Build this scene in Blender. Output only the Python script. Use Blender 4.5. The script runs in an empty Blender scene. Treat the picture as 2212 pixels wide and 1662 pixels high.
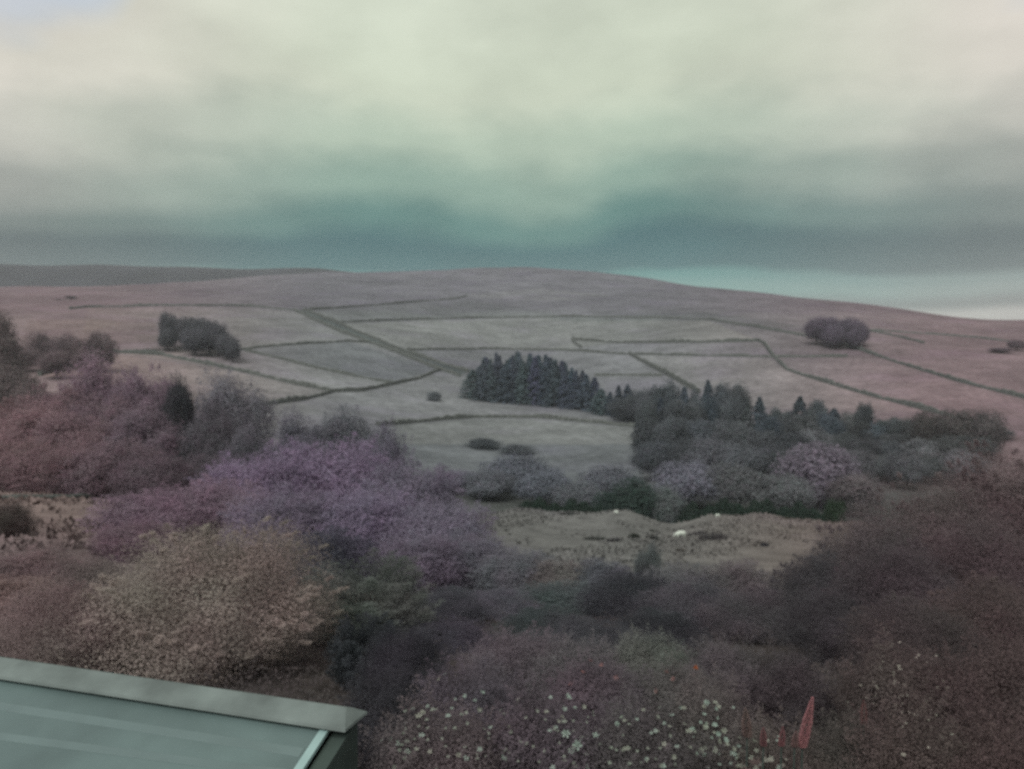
import bpy, bmesh, math, random
import numpy as np

R = math.radians
scene = bpy.context.scene
C = scene.collection

# ------------------------------------------------------------------ camera
F = 1833.0            # focal length, in units where the picture is 2212 wide
CX, CY = 1106.0, 831.0
PITCH = math.atan((CY - 700.0) / F)
cam_d = bpy.data.cameras.new('camera')
cam_d.sensor_width = 36.0
cam_d.lens = 36.0 * F / 2212.0
cam_d.clip_start, cam_d.clip_end = 0.05, 20000
cam_d.dof.use_dof = True
cam_d.dof.focus_distance = 1.6
cam_d.dof.aperture_fstop = cam_d.lens / 1000.0 / 0.0062
cam = bpy.data.objects.new('camera', cam_d)
cam.rotation_euler = (R(90) - PITCH, 0, 0)
C.objects.link(cam)
scene.camera = cam

# ------------------------------------------------------------------ sky
SUN_EL, SUN_AZ = 48.0, 205.0     # azimuth clockwise from +Y (the view direction): behind, left of camera
def s2l(c):
    return tuple(((v / 255.0) / 12.92 if v / 255.0 <= 0.04045 else ((v / 255.0 + 0.055) / 1.055) ** 2.4) for v in c)

world = bpy.data.worlds.new('World')
scene.world = world
world.use_nodes = True
wt = world.node_tree
wt.nodes.clear()
def wn(t, **kw):
    n = wt.nodes.new(t)
    for k, v in kw.items():
        setattr(n, k, v)
    return n
def wmath(op, a, b=None, clamp=False):
    n = wn('ShaderNodeMath', operation=op, use_clamp=clamp)
    for i, v in enumerate((a, b)):
        if v is None:
            continue
        if isinstance(v, (int, float)):
            n.inputs[i].default_value = v
        else:
            wt.links.new(v, n.inputs[i])
    return n.outputs[0]
tc = wn('ShaderNodeTexCoord')
sep = wn('ShaderNodeSeparateXYZ')
wt.links.new(tc.outputs['Generated'], sep.inputs[0])
dx, dy, dz = sep.outputs
def wnoise(scale3, loc, detail, rough=0.5):
    mp = wn('ShaderNodeMapping')
    mp.inputs['Scale'].default_value = scale3
    mp.inputs['Location'].default_value = loc
    wt.links.new(tc.outputs['Generated'], mp.inputs[0])
    nz = wn('ShaderNodeTexNoise')
    nz.inputs['Scale'].default_value = 1.0
    nz.inputs['Detail'].default_value = detail
    nz.inputs['Roughness'].default_value = rough
    wt.links.new(mp.outputs[0], nz.inputs['Vector'])
    return nz.outputs['Fac']
n_big = wnoise((3.2, 3.2, 6.0), (1.7, 0.3, 0.0), 3.0)
n_band = wnoise((2.4, 2.4, 22.0), (5.2, 1.0, 0.4), 3.0)
n_puff = wnoise((7.0, 7.0, 15.0), (0.0, 3.0, 2.0), 4.0)
# cloud base undulates: shift the elevation by noise, less so at the horizon itself
lift = wmath('MULTIPLY', wmath('SUBTRACT', n_big, 0.5), wmath('MINIMUM', wmath('MULTIPLY', dz, 0.28), 0.055))
lift2 = wmath('MULTIPLY', wmath('SUBTRACT', n_band, 0.5), 0.016)
lift3 = wmath('MULTIPLY', wmath('SUBTRACT', n_puff, 0.5), wmath('MINIMUM', wmath('MULTIPLY', dz, 0.3), 0.06))
# the deck hangs unevenly: how far its base is lifted or lowered, by direction across the view
def across(table):
    """a smooth curve over the direction's x (west -0.6 .. east +0.6); flat beyond"""
    cv = wn('ShaderNodeFloatCurve')
    c = cv.mapping.curves[0]
    pts = [((X - CX) / F / math.hypot(1, (X - CX) / F), v) for X, v in table]
    while len(c.points) < len(pts):
        c.points.new(0.5, 0.5)
    for p, (x, v) in zip(c.points, pts):
        p.location = ((x + 0.6) / 1.2, 0.5 + v * 5.0)
    cv.mapping.extend = 'HORIZONTAL'
    cv.mapping.update()
    t = wmath('ADD', wmath('MULTIPLY', dx, 1 / 1.2), 0.5, clamp=True)
    wt.links.new(t, cv.inputs['Value'])
    return wmath('MULTIPLY', wmath('SUBTRACT', cv.outputs[0], 0.5), 0.2)
hang = across([(-150, .028), (0, .030), (350, .026), (620, .012), (850, -.006), (1040, .000), (1180, .020), (1250, .014), (1360, -.008), (1500, -.010), (1700, -.006), (1950, -.006), (2212, .002), (2400, .002)])
base_ = across([(-150, .008), (0, .008), (400, .003), (650, .001), (850, .006), (1050, .013), (1200, .009), (1400, .003), (1700, .005), (1950, .009), (2212, .006), (2400, .006)])
blue = across([(-150, .1), (0, .1), (260, .09), (480, .01), (900, .0), (1700, .0), (2000, .02), (2212, .07), (2400, .07)])
hmask = wn('ShaderNodeMapRange', interpolation_type='SMOOTHSTEP')
wt.links.new(dz, hmask.inputs[0])
hmask.inputs[1].default_value, hmask.inputs[2].default_value = 0.06, 0.13
hfade = wn('ShaderNodeMapRange', interpolation_type='SMOOTHSTEP')
wt.links.new(dz, hfade.inputs[0])
hfade.inputs[1].default_value, hfade.inputs[2].default_value = 0.13, 0.24
hfade.inputs[3].default_value, hfade.inputs[4].default_value = 1.0, 0.0
tilt = wmath('ADD', wmath('MULTIPLY', wmath('MULTIPLY', hang, hmask.outputs[0]), hfade.outputs[0]), base_)
el = wmath('ADD', wmath('ADD', wmath('ADD', dz, lift), wmath('ADD', lift2, lift3)), tilt)
fac = wmath('MULTIPLY', el, 2.5, clamp=True)
ramp = wn('ShaderNodeValToRGB')
wt.links.new(fac, ramp.inputs[0])
stops = [(-.01, (160, 172, 166)), (.020, (172, 183, 175)), (.032, (112, 132, 130)), (.044, (112, 150, 145)),
         (.056, (92, 140, 137)), (.068, (60, 102, 106)), (.094, (56, 98, 102)), (.126, (92, 128, 122)),
         (.168, (144, 166, 153)), (.215, (184, 196, 179)), (.270, (208, 212, 194)), (.370, (214, 217, 201))]
cr = ramp.color_ramp
cr.interpolation = 'EASE'
while len(cr.elements) < len(stops):
    cr.elements.new(0.5)
for e, (p, c) in zip(cr.elements, stops):
    e.position = max(0.0, p * 2.5)
    e.color = (*s2l(c), 1)
# lens cast put into the clouds: teal centre, warm grey sides
side = wn('ShaderNodeMapRange', interpolation_type='SMOOTHSTEP')
wt.links.new(wmath('ABSOLUTE', wmath('ADD', dx, wmath('MULTIPLY', wmath('SUBTRACT', n_big, 0.5), 0.25))), side.inputs[0])
side.inputs[1].default_value, side.inputs[2].default_value = 0.12, 0.60
warm = wn('ShaderNodeMix', data_type='RGBA', blend_type='MULTIPLY')
warm.inputs[0].default_value = 1.0
tintm = wn('ShaderNodeMix', data_type='RGBA')
wt.links.new(side.outputs[0], tintm.inputs[0])
tintm.inputs[6].default_value = (0.97, 1.01, 0.985, 1)
tintm.inputs[7].default_value = (1.10, 0.99, 0.96, 1)
desat = wn('ShaderNodeHueSaturation')
wt.links.new(wmath('SUBTRACT', 1.05, wmath('MULTIPLY', side.outputs[0], 0.62)), desat.inputs['Saturation'])
wt.links.new(ramp.outputs[0], desat.inputs['Color'])
wt.links.new(desat.outputs[0], warm.inputs[6])
wt.links.new(tintm.outputs[2], warm.inputs[7])
# soft puffs, and thin bluish gaps high up
puffm = wn('ShaderNodeMapRange')
wt.links.new(n_puff, puffm.inputs[0])
puffm.inputs[1].default_value, puffm.inputs[2].default_value = 0.3, 0.7
puffm.inputs[3].default_value, puffm.inputs[4].default_value = 4.45, 5.35
cloud = wn('ShaderNodeVectorMath', operation='SCALE')
wt.links.new(warm.outputs[2], cloud.inputs[0])
wt.links.new(puffm.outputs[0], cloud.inputs['Scale'])
sky = wn('ShaderNodeTexSky', sky_type='NISHITA')
sky.sun_disc = False
sky.sun_elevation = R(SUN_EL)
sky.sun_rotation = R(SUN_AZ)
mixs = wn('ShaderNodeMix', data_type='RGBA')
gap = wn('ShaderNodeMapRange', interpolation_type='SMOOTHSTEP')
hi_ = wn('ShaderNodeMapRange', interpolation_type='SMOOTHSTEP')
wt.links.new(dz, hi_.inputs[0])
hi_.inputs[1].default_value, hi_.inputs[2].default_value = 0.24, 0.36
wt.links.new(wmath('ADD', wmath('ADD', n_big, wmath('MULTIPLY', wmath('MINIMUM', dz, 0.4), 0.6)), wmath('MULTIPLY', wmath('MULTIPLY', blue, 6.0), hi_.outputs[0])), gap.inputs[0])
gap.inputs[1].default_value, gap.inputs[2].default_value = 0.84, 1.05
gap.inputs[3].default_value, gap.inputs[4].default_value = 0.98, 0.62
wt.links.new(gap.outputs[0], mixs.inputs[0])
wt.links.new(sky.outputs[0], mixs.inputs[6])
wt.links.new(cloud.outputs[0], mixs.inputs[7])
bg = wn('ShaderNodeBackground')
bg.inputs['Strength'].default_value = 0.1
wt.links.new(mixs.outputs[2], bg.inputs[0])
wo = wn('ShaderNodeOutputWorld')
wt.links.new(bg.outputs[0], wo.inputs[0])

# ------------------------------------------------------------------ sun and exposure
sun_d = bpy.data.lights.new('sun', 'SUN')
sun_d.energy = 1.3
sun_d.angle = R(35)
sun_d.color = (1.0, 0.985, 0.975)
sun = bpy.data.objects.new('sun', sun_d)
az = R(SUN_AZ)
sun.rotation_euler = (R(90 - SUN_EL), 0, R(180) - az)
C.objects.link(sun)
scene.view_settings.view_transform = 'Standard'
scene.view_settings.look = 'None'
scene.view_settings.exposure = 1.0
scene.view_settings.gamma = 1.0
scene.render.engine = 'CYCLES'
scene.cycles.max_bounces = 6
scene.cycles.diffuse_bounces = 3
scene.cycles.transparent_max_bounces = 4
scene.cycles.volume_bounces = 1
scene.cycles.use_denoising = False

# ------------------------------------------------------------------ picture <-> place
def ray(X, Y):
    a, b = (X - CX) / F, (CY - Y) / F
    sp, cp = math.sin(PITCH), math.cos(PITCH)
    return np.array([a, b * sp + cp, b * cp - sp])
def at(X, Y, d):
    v = ray(X, Y)
    return v * (d / v[1])
def atz(X, Y, z):
    v = ray(X, Y)
    return v * (z / v[2])
def project(x, y, z):
    sp, cp = math.sin(PITCH), math.cos(PITCH)
    dep = np.maximum(y * cp - z * sp, 1e-3)
    return CX + F * x / dep, CY - F * (y * sp + z * cp) / dep

# ------------------------------------------------------------------ terrain height
def pchip(xs, ys, xq):
    xs, ys, xq = (np.asarray(v, float) for v in (xs, ys, xq))
    h = np.diff(xs); dl = np.diff(ys) / h
    m = np.zeros_like(ys)
    for i in range(1, len(xs) - 1):
        if dl[i - 1] * dl[i] > 0:
            w1, w2 = 2 * h[i] + h[i - 1], h[i] + 2 * h[i - 1]
            m[i] = (w1 + w2) / (w1 / dl[i - 1] + w2 / dl[i])
    m[0], m[-1] = dl[0], dl[-1]
    k = np.clip(np.searchsorted(xs, xq) - 1, 0, len(xs) - 2)
    t = np.clip((xq - xs[k]) / h[k], 0, 1)
    return ((2*t**3 - 3*t**2 + 1) * ys[k] + (t**3 - 2*t**2 + t) * h[k] * m[k]
            + (-2*t**3 + 3*t**2) * ys[k+1] + (t**3 - t**2) * h[k] * m[k+1])
NEAR = [(1, -5.0), (5, -5.0), (10, -5.25)]
COLS = [
 (-0.603, [(20, -6.8), (35, -9.2), (60, -12.4), (90, -18), (120, -24), (170, -27), (230, -22), (300, -14.5), (366, -10), (450, 0), (560, 11.6), (800, 30), (1000, 41), (1200, 42), (1500, 30), (3400, -20)]),
 (-0.276, [(20, -7.3), (35, -10.6), (60, -15), (90, -21), (120, -27), (170, -31), (230, -28), (300, -24), (366, -17), (450, -5), (560, 10), (800, 33), (1000, 52), (1150, 64), (1250, 65), (1500, 50), (3400, -20)]),
 (0.0, [(20, -7.5), (40, -12.4), (70, -20), (90, -22.4), (108, -24.2), (130, -31), (170, -34), (200, -35.2), (260, -35.4), (300, -34.6), (330, -32.6), (400, -27), (500, -15.5), (640, 4), (800, 26), (1000, 56), (1150, 75), (1220, 78), (1500, 62), (3400, -20)]),
 (0.297, [(20, -7.6), (40, -13), (70, -20.2), (90, -22.8), (108, -25), (130, -32), (170, -35), (217, -36), (280, -33), (330, -28), (400, -17), (430, -11), (500, -3), (640, 11), (800, 24), (1000, 35), (1150, 38), (1500, 22), (3400, -40)]),
 (0.603, [(20, -7.6), (40, -13), (70, -20), (90, -24), (110, -28), (130, -33), (170, -36), (217, -35.5), (280, -29.5), (300, -26.5), (400, -16), (500, -7), (600, -1.5), (700, 2), (820, 2.5), (1000, -3), (1500, -15), (3400, -60)]),
]
UQ = np.linspace(-0.75, 0.75, 241)
LQ = np.linspace(0.0, math.log(3400.0), 700)
_t = np.array([pchip([math.log(d) for d, _ in NEAR + c], [z for _, z in NEAR + c], LQ) for _, c in COLS])
_u = np.array([-0.80] + [c[0] for c in COLS] + [0.80])
_t = np.vstack([_t[:1], _t, _t[-1:]])
TAB = np.array([pchip(_u, _t[:, j], UQ) for j in range(len(LQ))]).T
def H(x, y):
    x, y = np.asarray(x, float), np.asarray(y, float)
    r = np.hypot(x, y)
    a = np.arctan2(x, y)
    ac = np.clip(a, -0.64, 0.64)
    u = np.tan(ac)
    d = np.clip(r * np.cos(ac), 1.0, 3399.0)
    fu = np.clip((u + 0.75) / 1.5 * (len(UQ) - 1), 0, len(UQ) - 1.001)
    fl = np.clip(np.log(d) / LQ[-1] * (len(LQ) - 1), 0, len(LQ) - 1.001)
    i, j = fu.astype(int), fl.astype(int)
    p, q = fu - i, fl - j
    z = (TAB[i, j] * (1 - p) * (1 - q) + TAB[i + 1, j] * p * (1 - q) + TAB[i, j + 1] * (1 - p) * q + TAB[i + 1, j + 1] * p * q)
    # a gully in the near pasture's brow, gentle swells on pasture and hillside
    brow = np.exp(-((d - 106) / 16.0) ** 2)
    z = z - 1.5 * np.exp(-((u - 0.186) / 0.028) ** 2) * brow + 0.22 * np.sin(u * 46 + 1.0) * brow + 0.12 * np.sin(u * 110) * brow
    amp = np.clip((d - 60) / 500.0, 0, 1)
    z = z + amp * (1.1 * np.sin(x / 61.0 + y / 90.0) + 0.9 * np.sin(x / 33.0 - y / 47.0 + 2.0) + 0.5 * np.sin(x / 17.0 + y / 21.0))
    return z
def hit(X, Y, dmin=130.0, dmax=2400.0):
    v = ray(X, Y)
    d = np.exp(np.linspace(math.log(dmin), math.log(dmax), 1500))
    s = d / v[1]
    x, z = v[0] * s, v[2] * s
    g = z - H(x, d)
    k = np.nonzero(g < 0)[0]
    if len(k) == 0:
        k = [int(np.argmin(g))]
    i = k[0]
    if i > 0:
        t = g[i - 1] / max(g[i - 1] - g[i], 1e-6)
        dd = d[i - 1] + (d[i] - d[i - 1]) * min(max(t, 0), 1)
    else:
        dd = d[i]
    xx = v[0] * dd / v[1]
    return np.array([xx, dd, float(H(xx, dd))])

# ------------------------------------------------------------------ materials
MATS = {}
def newmat(name):
    m = bpy.data.materials.new(name)
    m.use_nodes = True
    m.node_tree.nodes.clear()
    MATS[name] = m
    return m, m.node_tree
def link(nt, a, b):
    nt.links.new(a, b)
def leaf_material(name, transl=0.3):
    m, nt = newmat(name)
    info = nt.nodes.new('ShaderNodeObjectInfo')
    att = nt.nodes.new('ShaderNodeAttribute'); att.attribute_name = 'tint'
    hsv = nt.nodes.new('ShaderNodeHueSaturation')
    mh = nt.nodes.new('ShaderNodeMapRange')
    mh.inputs[1].default_value, mh.inputs[2].default_value = 0.5, 1.5
    mh.inputs[3].default_value, mh.inputs[4].default_value = 0.49, 0.51
    link(nt, att.outputs['Fac'], mh.inputs[0])
    link(nt, mh.outputs[0], hsv.inputs['Hue'])
    link(nt, att.outputs['Fac'], hsv.inputs['Value'])
    tco = nt.nodes.new('ShaderNodeNewGeometry')
    nzh = nt.nodes.new('ShaderNodeTexNoise'); nzh.inputs['Scale'].default_value = 0.9; nzh.inputs['Detail'].default_value = 3
    link(nt, tco.outputs['Position'], nzh.inputs['Vector'])
    rg = nt.nodes.new('ShaderNodeValToRGB')
    rg.color_ramp.elements[0].position, rg.color_ramp.elements[1].position = 0.34, 0.66
    rg.color_ramp.elements[0].color = (1.05, 0.97, 1.0, 1); rg.color_ramp.elements[1].color = (0.95, 1.02, 0.97, 1)
    mulc = nt.nodes.new('ShaderNodeMix'); mulc.data_type = 'RGBA'; mulc.blend_type = 'MULTIPLY'; mulc.inputs[0].default_value = 1.0
    link(nt, nzh.outputs['Fac'], rg.inputs[0])
    link(nt, info.outputs['Color'], mulc.inputs[6]); link(nt, rg.outputs[0], mulc.inputs[7])
    link(nt, mulc.outputs[2], hsv.inputs['Color'])
    d = nt.nodes.new('ShaderNodeBsdfDiffuse')
    t = nt.nodes.new('ShaderNodeBsdfTranslucent')
    link(nt, hsv.outputs[0], d.inputs['Color']); link(nt, hsv.outputs[0], t.inputs['Color'])
    mx = nt.nodes.new('ShaderNodeMixShader'); mx.inputs[0].default_value = transl
    link(nt, d.outputs[0], mx.inputs[1]); link(nt, t.outputs[0], mx.inputs[2])
    o = nt.nodes.new('ShaderNodeOutputMaterial')
    link(nt, mx.outputs[0], o.inputs[0])
    return m
def plain_material(name, col, rough=0.8, spec=0.3, mottle=0.25, scale=4.0, bump=0.0):
    m, nt = newmat(name)
    tcn = nt.nodes.new('ShaderNodeTexCoord')
    nz = nt.nodes.new('ShaderNodeTexNoise')
    nz.inputs['Scale'].default_value = scale; nz.inputs['Detail'].default_value = 6
    link(nt, tcn.outputs['Object'], nz.inputs['Vector'])
    mr = nt.nodes.new('ShaderNodeMapRange')
    mr.inputs[1].default_value, mr.inputs[2].default_value = 0.3, 0.7
    mr.inputs[3].default_value, mr.inputs[4].default_value = 1 - mottle, 1 + mottle
    link(nt, nz.outputs['Fac'], mr.inputs[0])
    sc_ = nt.nodes.new('ShaderNodeVectorMath'); sc_.operation = 'SCALE'
    sc_.inputs[0].default_value = col
    link(nt, mr.outputs[0], sc_.inputs['Scale'])
    p = nt.nodes.new('ShaderNodeBsdfPrincipled')
    link(nt, sc_.outputs[0], p.inputs['Base Color'])
    p.inputs['Roughness'].default_value = rough
    p.inputs['Specular IOR Level'].default_value = spec
    if bump:
        b = nt.nodes.new('ShaderNodeBump'); b.inputs['Strength'].default_value = bump
        b.inputs['Distance'].default_value = 0.02
        link(nt, nz.outputs['Fac'], b.inputs['Height']); link(nt, b.outputs[0], p.inputs['Normal'])
    o = nt.nodes.new('ShaderNodeOutputMaterial')
    link(nt, p.outputs[0], o.inputs[0])
    return m
LEAF = leaf_material('foliage', 0.48)
PETAL = leaf_material('petal', 0.35)
BARK = plain_material('bark', (0.07, 0.058, 0.055), 0.9, 0.2, 0.35, 3.0)
STONE = plain_material('gritstone', (0.082, 0.088, 0.080), 0.95, 0.2, 0.4, 1.2)
WOOL = plain_material('wool', (0.50, 0.54, 0.47), 0.95, 0.1, 0.15, 8.0)
FACE = plain_material('sheep_face', (0.40, 0.40, 0.36), 0.9, 0.1, 0.2, 8.0)
ROOFM = plain_material('roof_sheeting', (0.088, 0.126, 0.120), 0.5, 0.35, 0.22, 1.3, 0.08)
STREAKM = plain_material('reflection_streak', (0.100, 0.140, 0.134), 0.45, 0.4, 0.12, 2.0)
CAPM = plain_material('ridge_capping', (0.120, 0.144, 0.134), 0.75, 0.25, 0.30, 3.0, 0.1)
TRIMM = plain_material('pale_trim', (0.22, 0.32, 0.305), 0.3, 0.5, 0.15, 3.0)
GABLEM = plain_material('dark_green_boards', (0.036, 0.052, 0.044), 0.75, 0.3, 0.25, 3.0)
SOILM = plain_material('rough_hill', (0.030, 0.031, 0.036), 0.95, 0.1, 0.3, 0.01)

def ground_material():
    m, nt = newmat('grassland')
    att = nt.nodes.new('ShaderNodeAttribute'); att.attribute_name = 'fieldcol'
    geo = nt.nodes.new('ShaderNodeNewGeometry')
    tot = None
    for sc_, lo, hi in ((0.012, 0.84, 1.16), (0.06, 0.80, 1.20), (0.35, 0.80, 1.20), (3.0, 0.86, 1.14)):
        nz = nt.nodes.new('ShaderNodeTexNoise')
        nz.inputs['Scale'].default_value = sc_; nz.inputs['Detail'].default_value = 5
        link(nt, geo.outputs['Position'], nz.inputs['Vector'])
        mr = nt.nodes.new('ShaderNodeMapRange')
        mr.inputs[1].default_value, mr.inputs[2].default_value = 0.32, 0.68
        mr.inputs[3].default_value, mr.inputs[4].default_value = lo, hi
        link(nt, nz.outputs['Fac'], mr.inputs[0])
        if tot is None:
            tot = mr.outputs[0]
        else:
            mm = nt.nodes.new('ShaderNodeMath'); mm.operation = 'MULTIPLY'
            link(nt, tot, mm.inputs[0]); link(nt, mr.outputs[0], mm.inputs[1]); tot = mm.outputs[0]
    # heather and rush patches of a cooler, mauve hue
    nz = nt.nodes.new('ShaderNodeTexNoise'); nz.inputs['Scale'].default_value = 0.03; nz.inputs['Detail'].default_value = 7
    link(nt, geo.outputs['Position'], nz.inputs['Vector'])
    mr = nt.nodes.new('ShaderNodeMapRange'); mr.inputs[1].default_value, mr.inputs[2].default_value = 0.5, 0.66
    mr.inputs[3].default_value, mr.inputs[4].default_value = 0.0, 0.55
    link(nt, nz.outputs['Fac'], mr.inputs[0])
    mv = nt.nodes.new('ShaderNodeMix'); mv.data_type = 'RGBA'; mv.blend_type = 'MULTIPLY'
    mv.inputs[7].default_value = (0.84, 0.78, 0.90, 1)
    link(nt, mr.outputs[0], mv.inputs[0]); link(nt, att.outputs['Color'], mv.inputs[6])
    s = nt.nodes.new('ShaderNodeVectorMath'); s.operation = 'SCALE'
    link(nt, mv.outputs[2], s.inputs[0]); link(nt, tot, s.inputs['Scale'])
    d = nt.nodes.new('ShaderNodeBsdfDiffuse')
    link(nt, s.outputs[0], d.inputs['Color'])
    o = nt.nodes.new('ShaderNodeOutputMaterial'); link(nt, d.outputs[0], o.inputs[0])
    return m
GROUND = ground_material()

# ------------------------------------------------------------------ object helpers
def mesh_from(name, V, Fc, mat=None):
    me = bpy.data.meshes.new(name)
    me.from_pydata([tuple(v) for v in V], [], [tuple(f) for f in Fc])
    if mat:
        me.materials.append(mat)
    me.update()
    return me
def put(name, data, parent=None, loc=(0, 0, 0), rz=0.0, scale=(1, 1, 1), color=None):
    o = bpy.data.objects.new(name, data)
    C.objects.link(o)
    o.location = tuple(float(v) for v in loc)
    o.rotation_euler = (0, 0, rz)
    o.scale = scale
    if parent is not None:
        o.parent = parent
    if color is not None:
        o.color = (*color, 1)
    return o
def tag(o, label, cat, group=None):
    o['label'] = label; o['category'] = cat
    if group:
        o['group'] = group
    return o
def structure(o, kind='structure'):
    o['kind'] = kind
    return o
ORD = ['first', 'second', 'third', 'fourth', 'fifth', 'sixth', 'seventh', 'eighth', 'ninth', 'tenth', 'eleventh', 'twelfth',
       'thirteenth', 'fourteenth', 'fifteenth', 'sixteenth', 'seventeenth', 'eighteenth', 'nineteenth', 'twentieth']

# ------------------------------------------------------------------ the ground sheet
def field_colour(x, y, z):
    n = len(x)
    r = np.hypot(x, y)
    a = np.clip(np.arctan2(x, y), -0.64, 0.64)
    u = np.tan(a)
    d = r * np.cos(a)
    def smooth(v, lo, hi):
        t = np.clip((v - lo) / (hi - lo), 0, 1)
        return t * t * (3 - 2 * t)
    mid = np.array([0.151, 0.156, 0.162])
    left = np.array([0.190, 0.146, 0.146])
    right = np.array([0.170, 0.124, 0.130])
    wl = smooth(-u, 0.18, 0.55)[:, None]; wr = smooth(u, 0.12, 0.55)[:, None]  # lens cast put into the grass colour: pinker towards both sides
    col = mid * (1 - wl - wr) + left * wl + right * wr
    # moor grass above the enclosed fields
    X, Y = project(x, y, z)
    front = y > 0
    moor = smooth(700 - Y, 10, 40) * (d > 350)
    col = col * (1 - 0.16 * moor[:, None] * np.array([0.9, 1.15, 0.85]))
    def inside(poly):
        px, py = zip(*poly)
        ins = np.zeros(n, bool)
        j = len(poly) - 1
        for i in range(len(poly)):
            c = ((py[i] > Y) != (py[j] > Y)) & (X < (px[j] - px[i]) * (Y - py[i]) / (py[j] - py[i] + 1e-9) + px[i])
            ins ^= c
            j = i
        return ins & front & (d > 135)
    for poly, f in [
        ([(245, 763), (440, 752), (540, 762), (700, 800), (850, 830), (720, 847), (560, 812), (480, 795)], (1.22, 1.22, 1.18)),
        ([(240, 765), (480, 797), (720, 848), (570, 877), (420, 870), (90, 812)], (1.14, 1.10, 1.05)),
        ([(570, 880), (720, 850), (950, 803), (1015, 815), (1020, 865), (1390, 918), (1160, 901), (1020, 901), (840, 916), (570, 925)], (1.10, 1.10, 1.08)),
        ([(840, 921), (1020, 906), (1160, 906), (1390, 928), (1390, 960), (800, 960)], (1.08, 1.10, 1.04)),
        ([(800, 960), (1390, 960), (1390, 1095), (780, 1095)], (0.88, 0.92, 0.92)),
        ([(1365, 768), (1660, 775), (1700, 802), (1860, 850), (2010, 890), (1640, 880), (1500, 847)], (1.20, 1.20, 1.16)),
        ([(880, 759), (1230, 759), (1360, 768), (1500, 846), (1290, 840), (1010, 806)], (1.02, 1.02, 1.02)),
        ([(735, 699), (1030, 690), (1240, 688), (1530, 693), (1640, 736), (1340, 740), (1230, 755), (880, 755)], (1.12, 1.13, 1.06)),
        ([(190, 665), (540, 665), (640, 674), (870, 765), (750, 738), (510, 755), (490, 690), (350, 680), (180, 720)], (1.05, 1.06, 1.02)),
        ([(515, 758), (600, 747), (750, 738), (940, 798), (850, 828), (700, 798), (560, 765)], (0.88, 0.91, 0.91)),
        ([(655, 672), (1000, 648), (1240, 684), (1030, 688), (735, 697)], (0.94, 0.97, 0.93)),
        ([(1160, 686), (1530, 676), (1740, 705), (1740, 730), (1530, 693), (1240, 696)], (0.82, 0.85, 0.84)),
        ([(1000, 640), (1170, 622), (1330, 640), (1180, 652)], (1.12, 1.13, 1.08)),
        ([(60, 690), (330, 690), (350, 740), (250, 745), (40, 760)], (0.90, 0.88, 0.86)),
        ([(660, 668), (760, 712), (880, 762), (1012, 803), (990, 814), (940, 798), (830, 752), (730, 716), (636, 672)], (0.55, 0.62, 0.58)),
        ([(1700, 800), (1665, 765), (1830, 770), (2212, 870), (2212, 900), (2010, 888), (1860, 848)], (1.05, 1.03, 1.03)),
    ]:
        k = inside(poly)
        col[k] *= np.array(f)
    # near pasture, left meadow and garden soil
    nearp = (smooth(d, 30, 50) * (1 - smooth(d, 112, 122)))[:, None]
    past = np.array([0.142, 0.142, 0.134]) * (1 - wl - wr) + np.array([0.195, 0.150, 0.138]) * wl + np.array([0.17, 0.130, 0.112]) * wr
    col = col * (1 - nearp) + past * nearp
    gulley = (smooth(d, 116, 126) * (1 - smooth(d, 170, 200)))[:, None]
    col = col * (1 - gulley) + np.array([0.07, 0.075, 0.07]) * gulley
    col = col * 0.90
    gd = (1 - smooth(d, 24, 40))[:, None] * (1 - 0.6 * wl)
    col = col * (1 - gd) + np.array([0.07, 0.06, 0.055]) * gd
    return col
azs = np.concatenate([np.linspace(-math.pi, -0.66, 40)[:-1], np.linspace(-0.66, 0.66, 470), np.linspace(0.66, math.pi, 40)[1:-1]])
rs = np.concatenate([np.exp(np.linspace(math.log(2.5), math.log(70), 60))[:-1], np.exp(np.linspace(math.log(70), math.log(1500), 360))[:-1],
                     np.exp(np.linspace(math.log(1500), math.log(2500), 16))])
A_, R_ = np.meshgrid(azs, rs)
gx, gy = (R_ * np.sin(A_)).ravel(), (R_ * np.cos(A_)).ravel()
gz = H(gx, gy)
na, nr = len(azs), len(rs)
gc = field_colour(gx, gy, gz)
verts = np.column_stack([gx, gy, gz])
verts = np.vstack([verts, [[0, 0, float(H(0, 0.5))]]])
gc = np.vstack([gc, gc[:1]])
ii, jj = np.meshgrid(np.arange(nr - 1), np.arange(na), indexing='ij')
j2 = (jj + 1) % na
quads = np.stack([ii * na + jj, (ii + 1) * na + jj, (ii + 1) * na + j2, ii * na + j2], -1).reshape(-1, 4)[:, ::-1]
nq = len(quads)
fan = np.stack([np.full(na, len(verts) - 1), np.arange(na), (np.arange(na) + 1) % na], -1)[:, ::-1]
me = bpy.data.meshes.new('ground')
me.vertices.add(len(verts)); me.vertices.foreach_set('co', verts.ravel())
loops = np.concatenate([quads.ravel(), fan.ravel()])
me.loops.add(len(loops)); me.loops.foreach_set('vertex_index', loops)
starts = np.concatenate([np.arange(nq) * 4, nq * 4 + np.arange(na) * 3])
me.polygons.add(nq + na); me.polygons.foreach_set('loop_start', starts)
me.polygons.foreach_set('use_smooth', np.ones(nq + na, bool))
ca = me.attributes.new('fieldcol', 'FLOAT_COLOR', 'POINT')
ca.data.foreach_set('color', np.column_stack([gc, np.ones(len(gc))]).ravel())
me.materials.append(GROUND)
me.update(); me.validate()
structure(put('ground', me))

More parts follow.
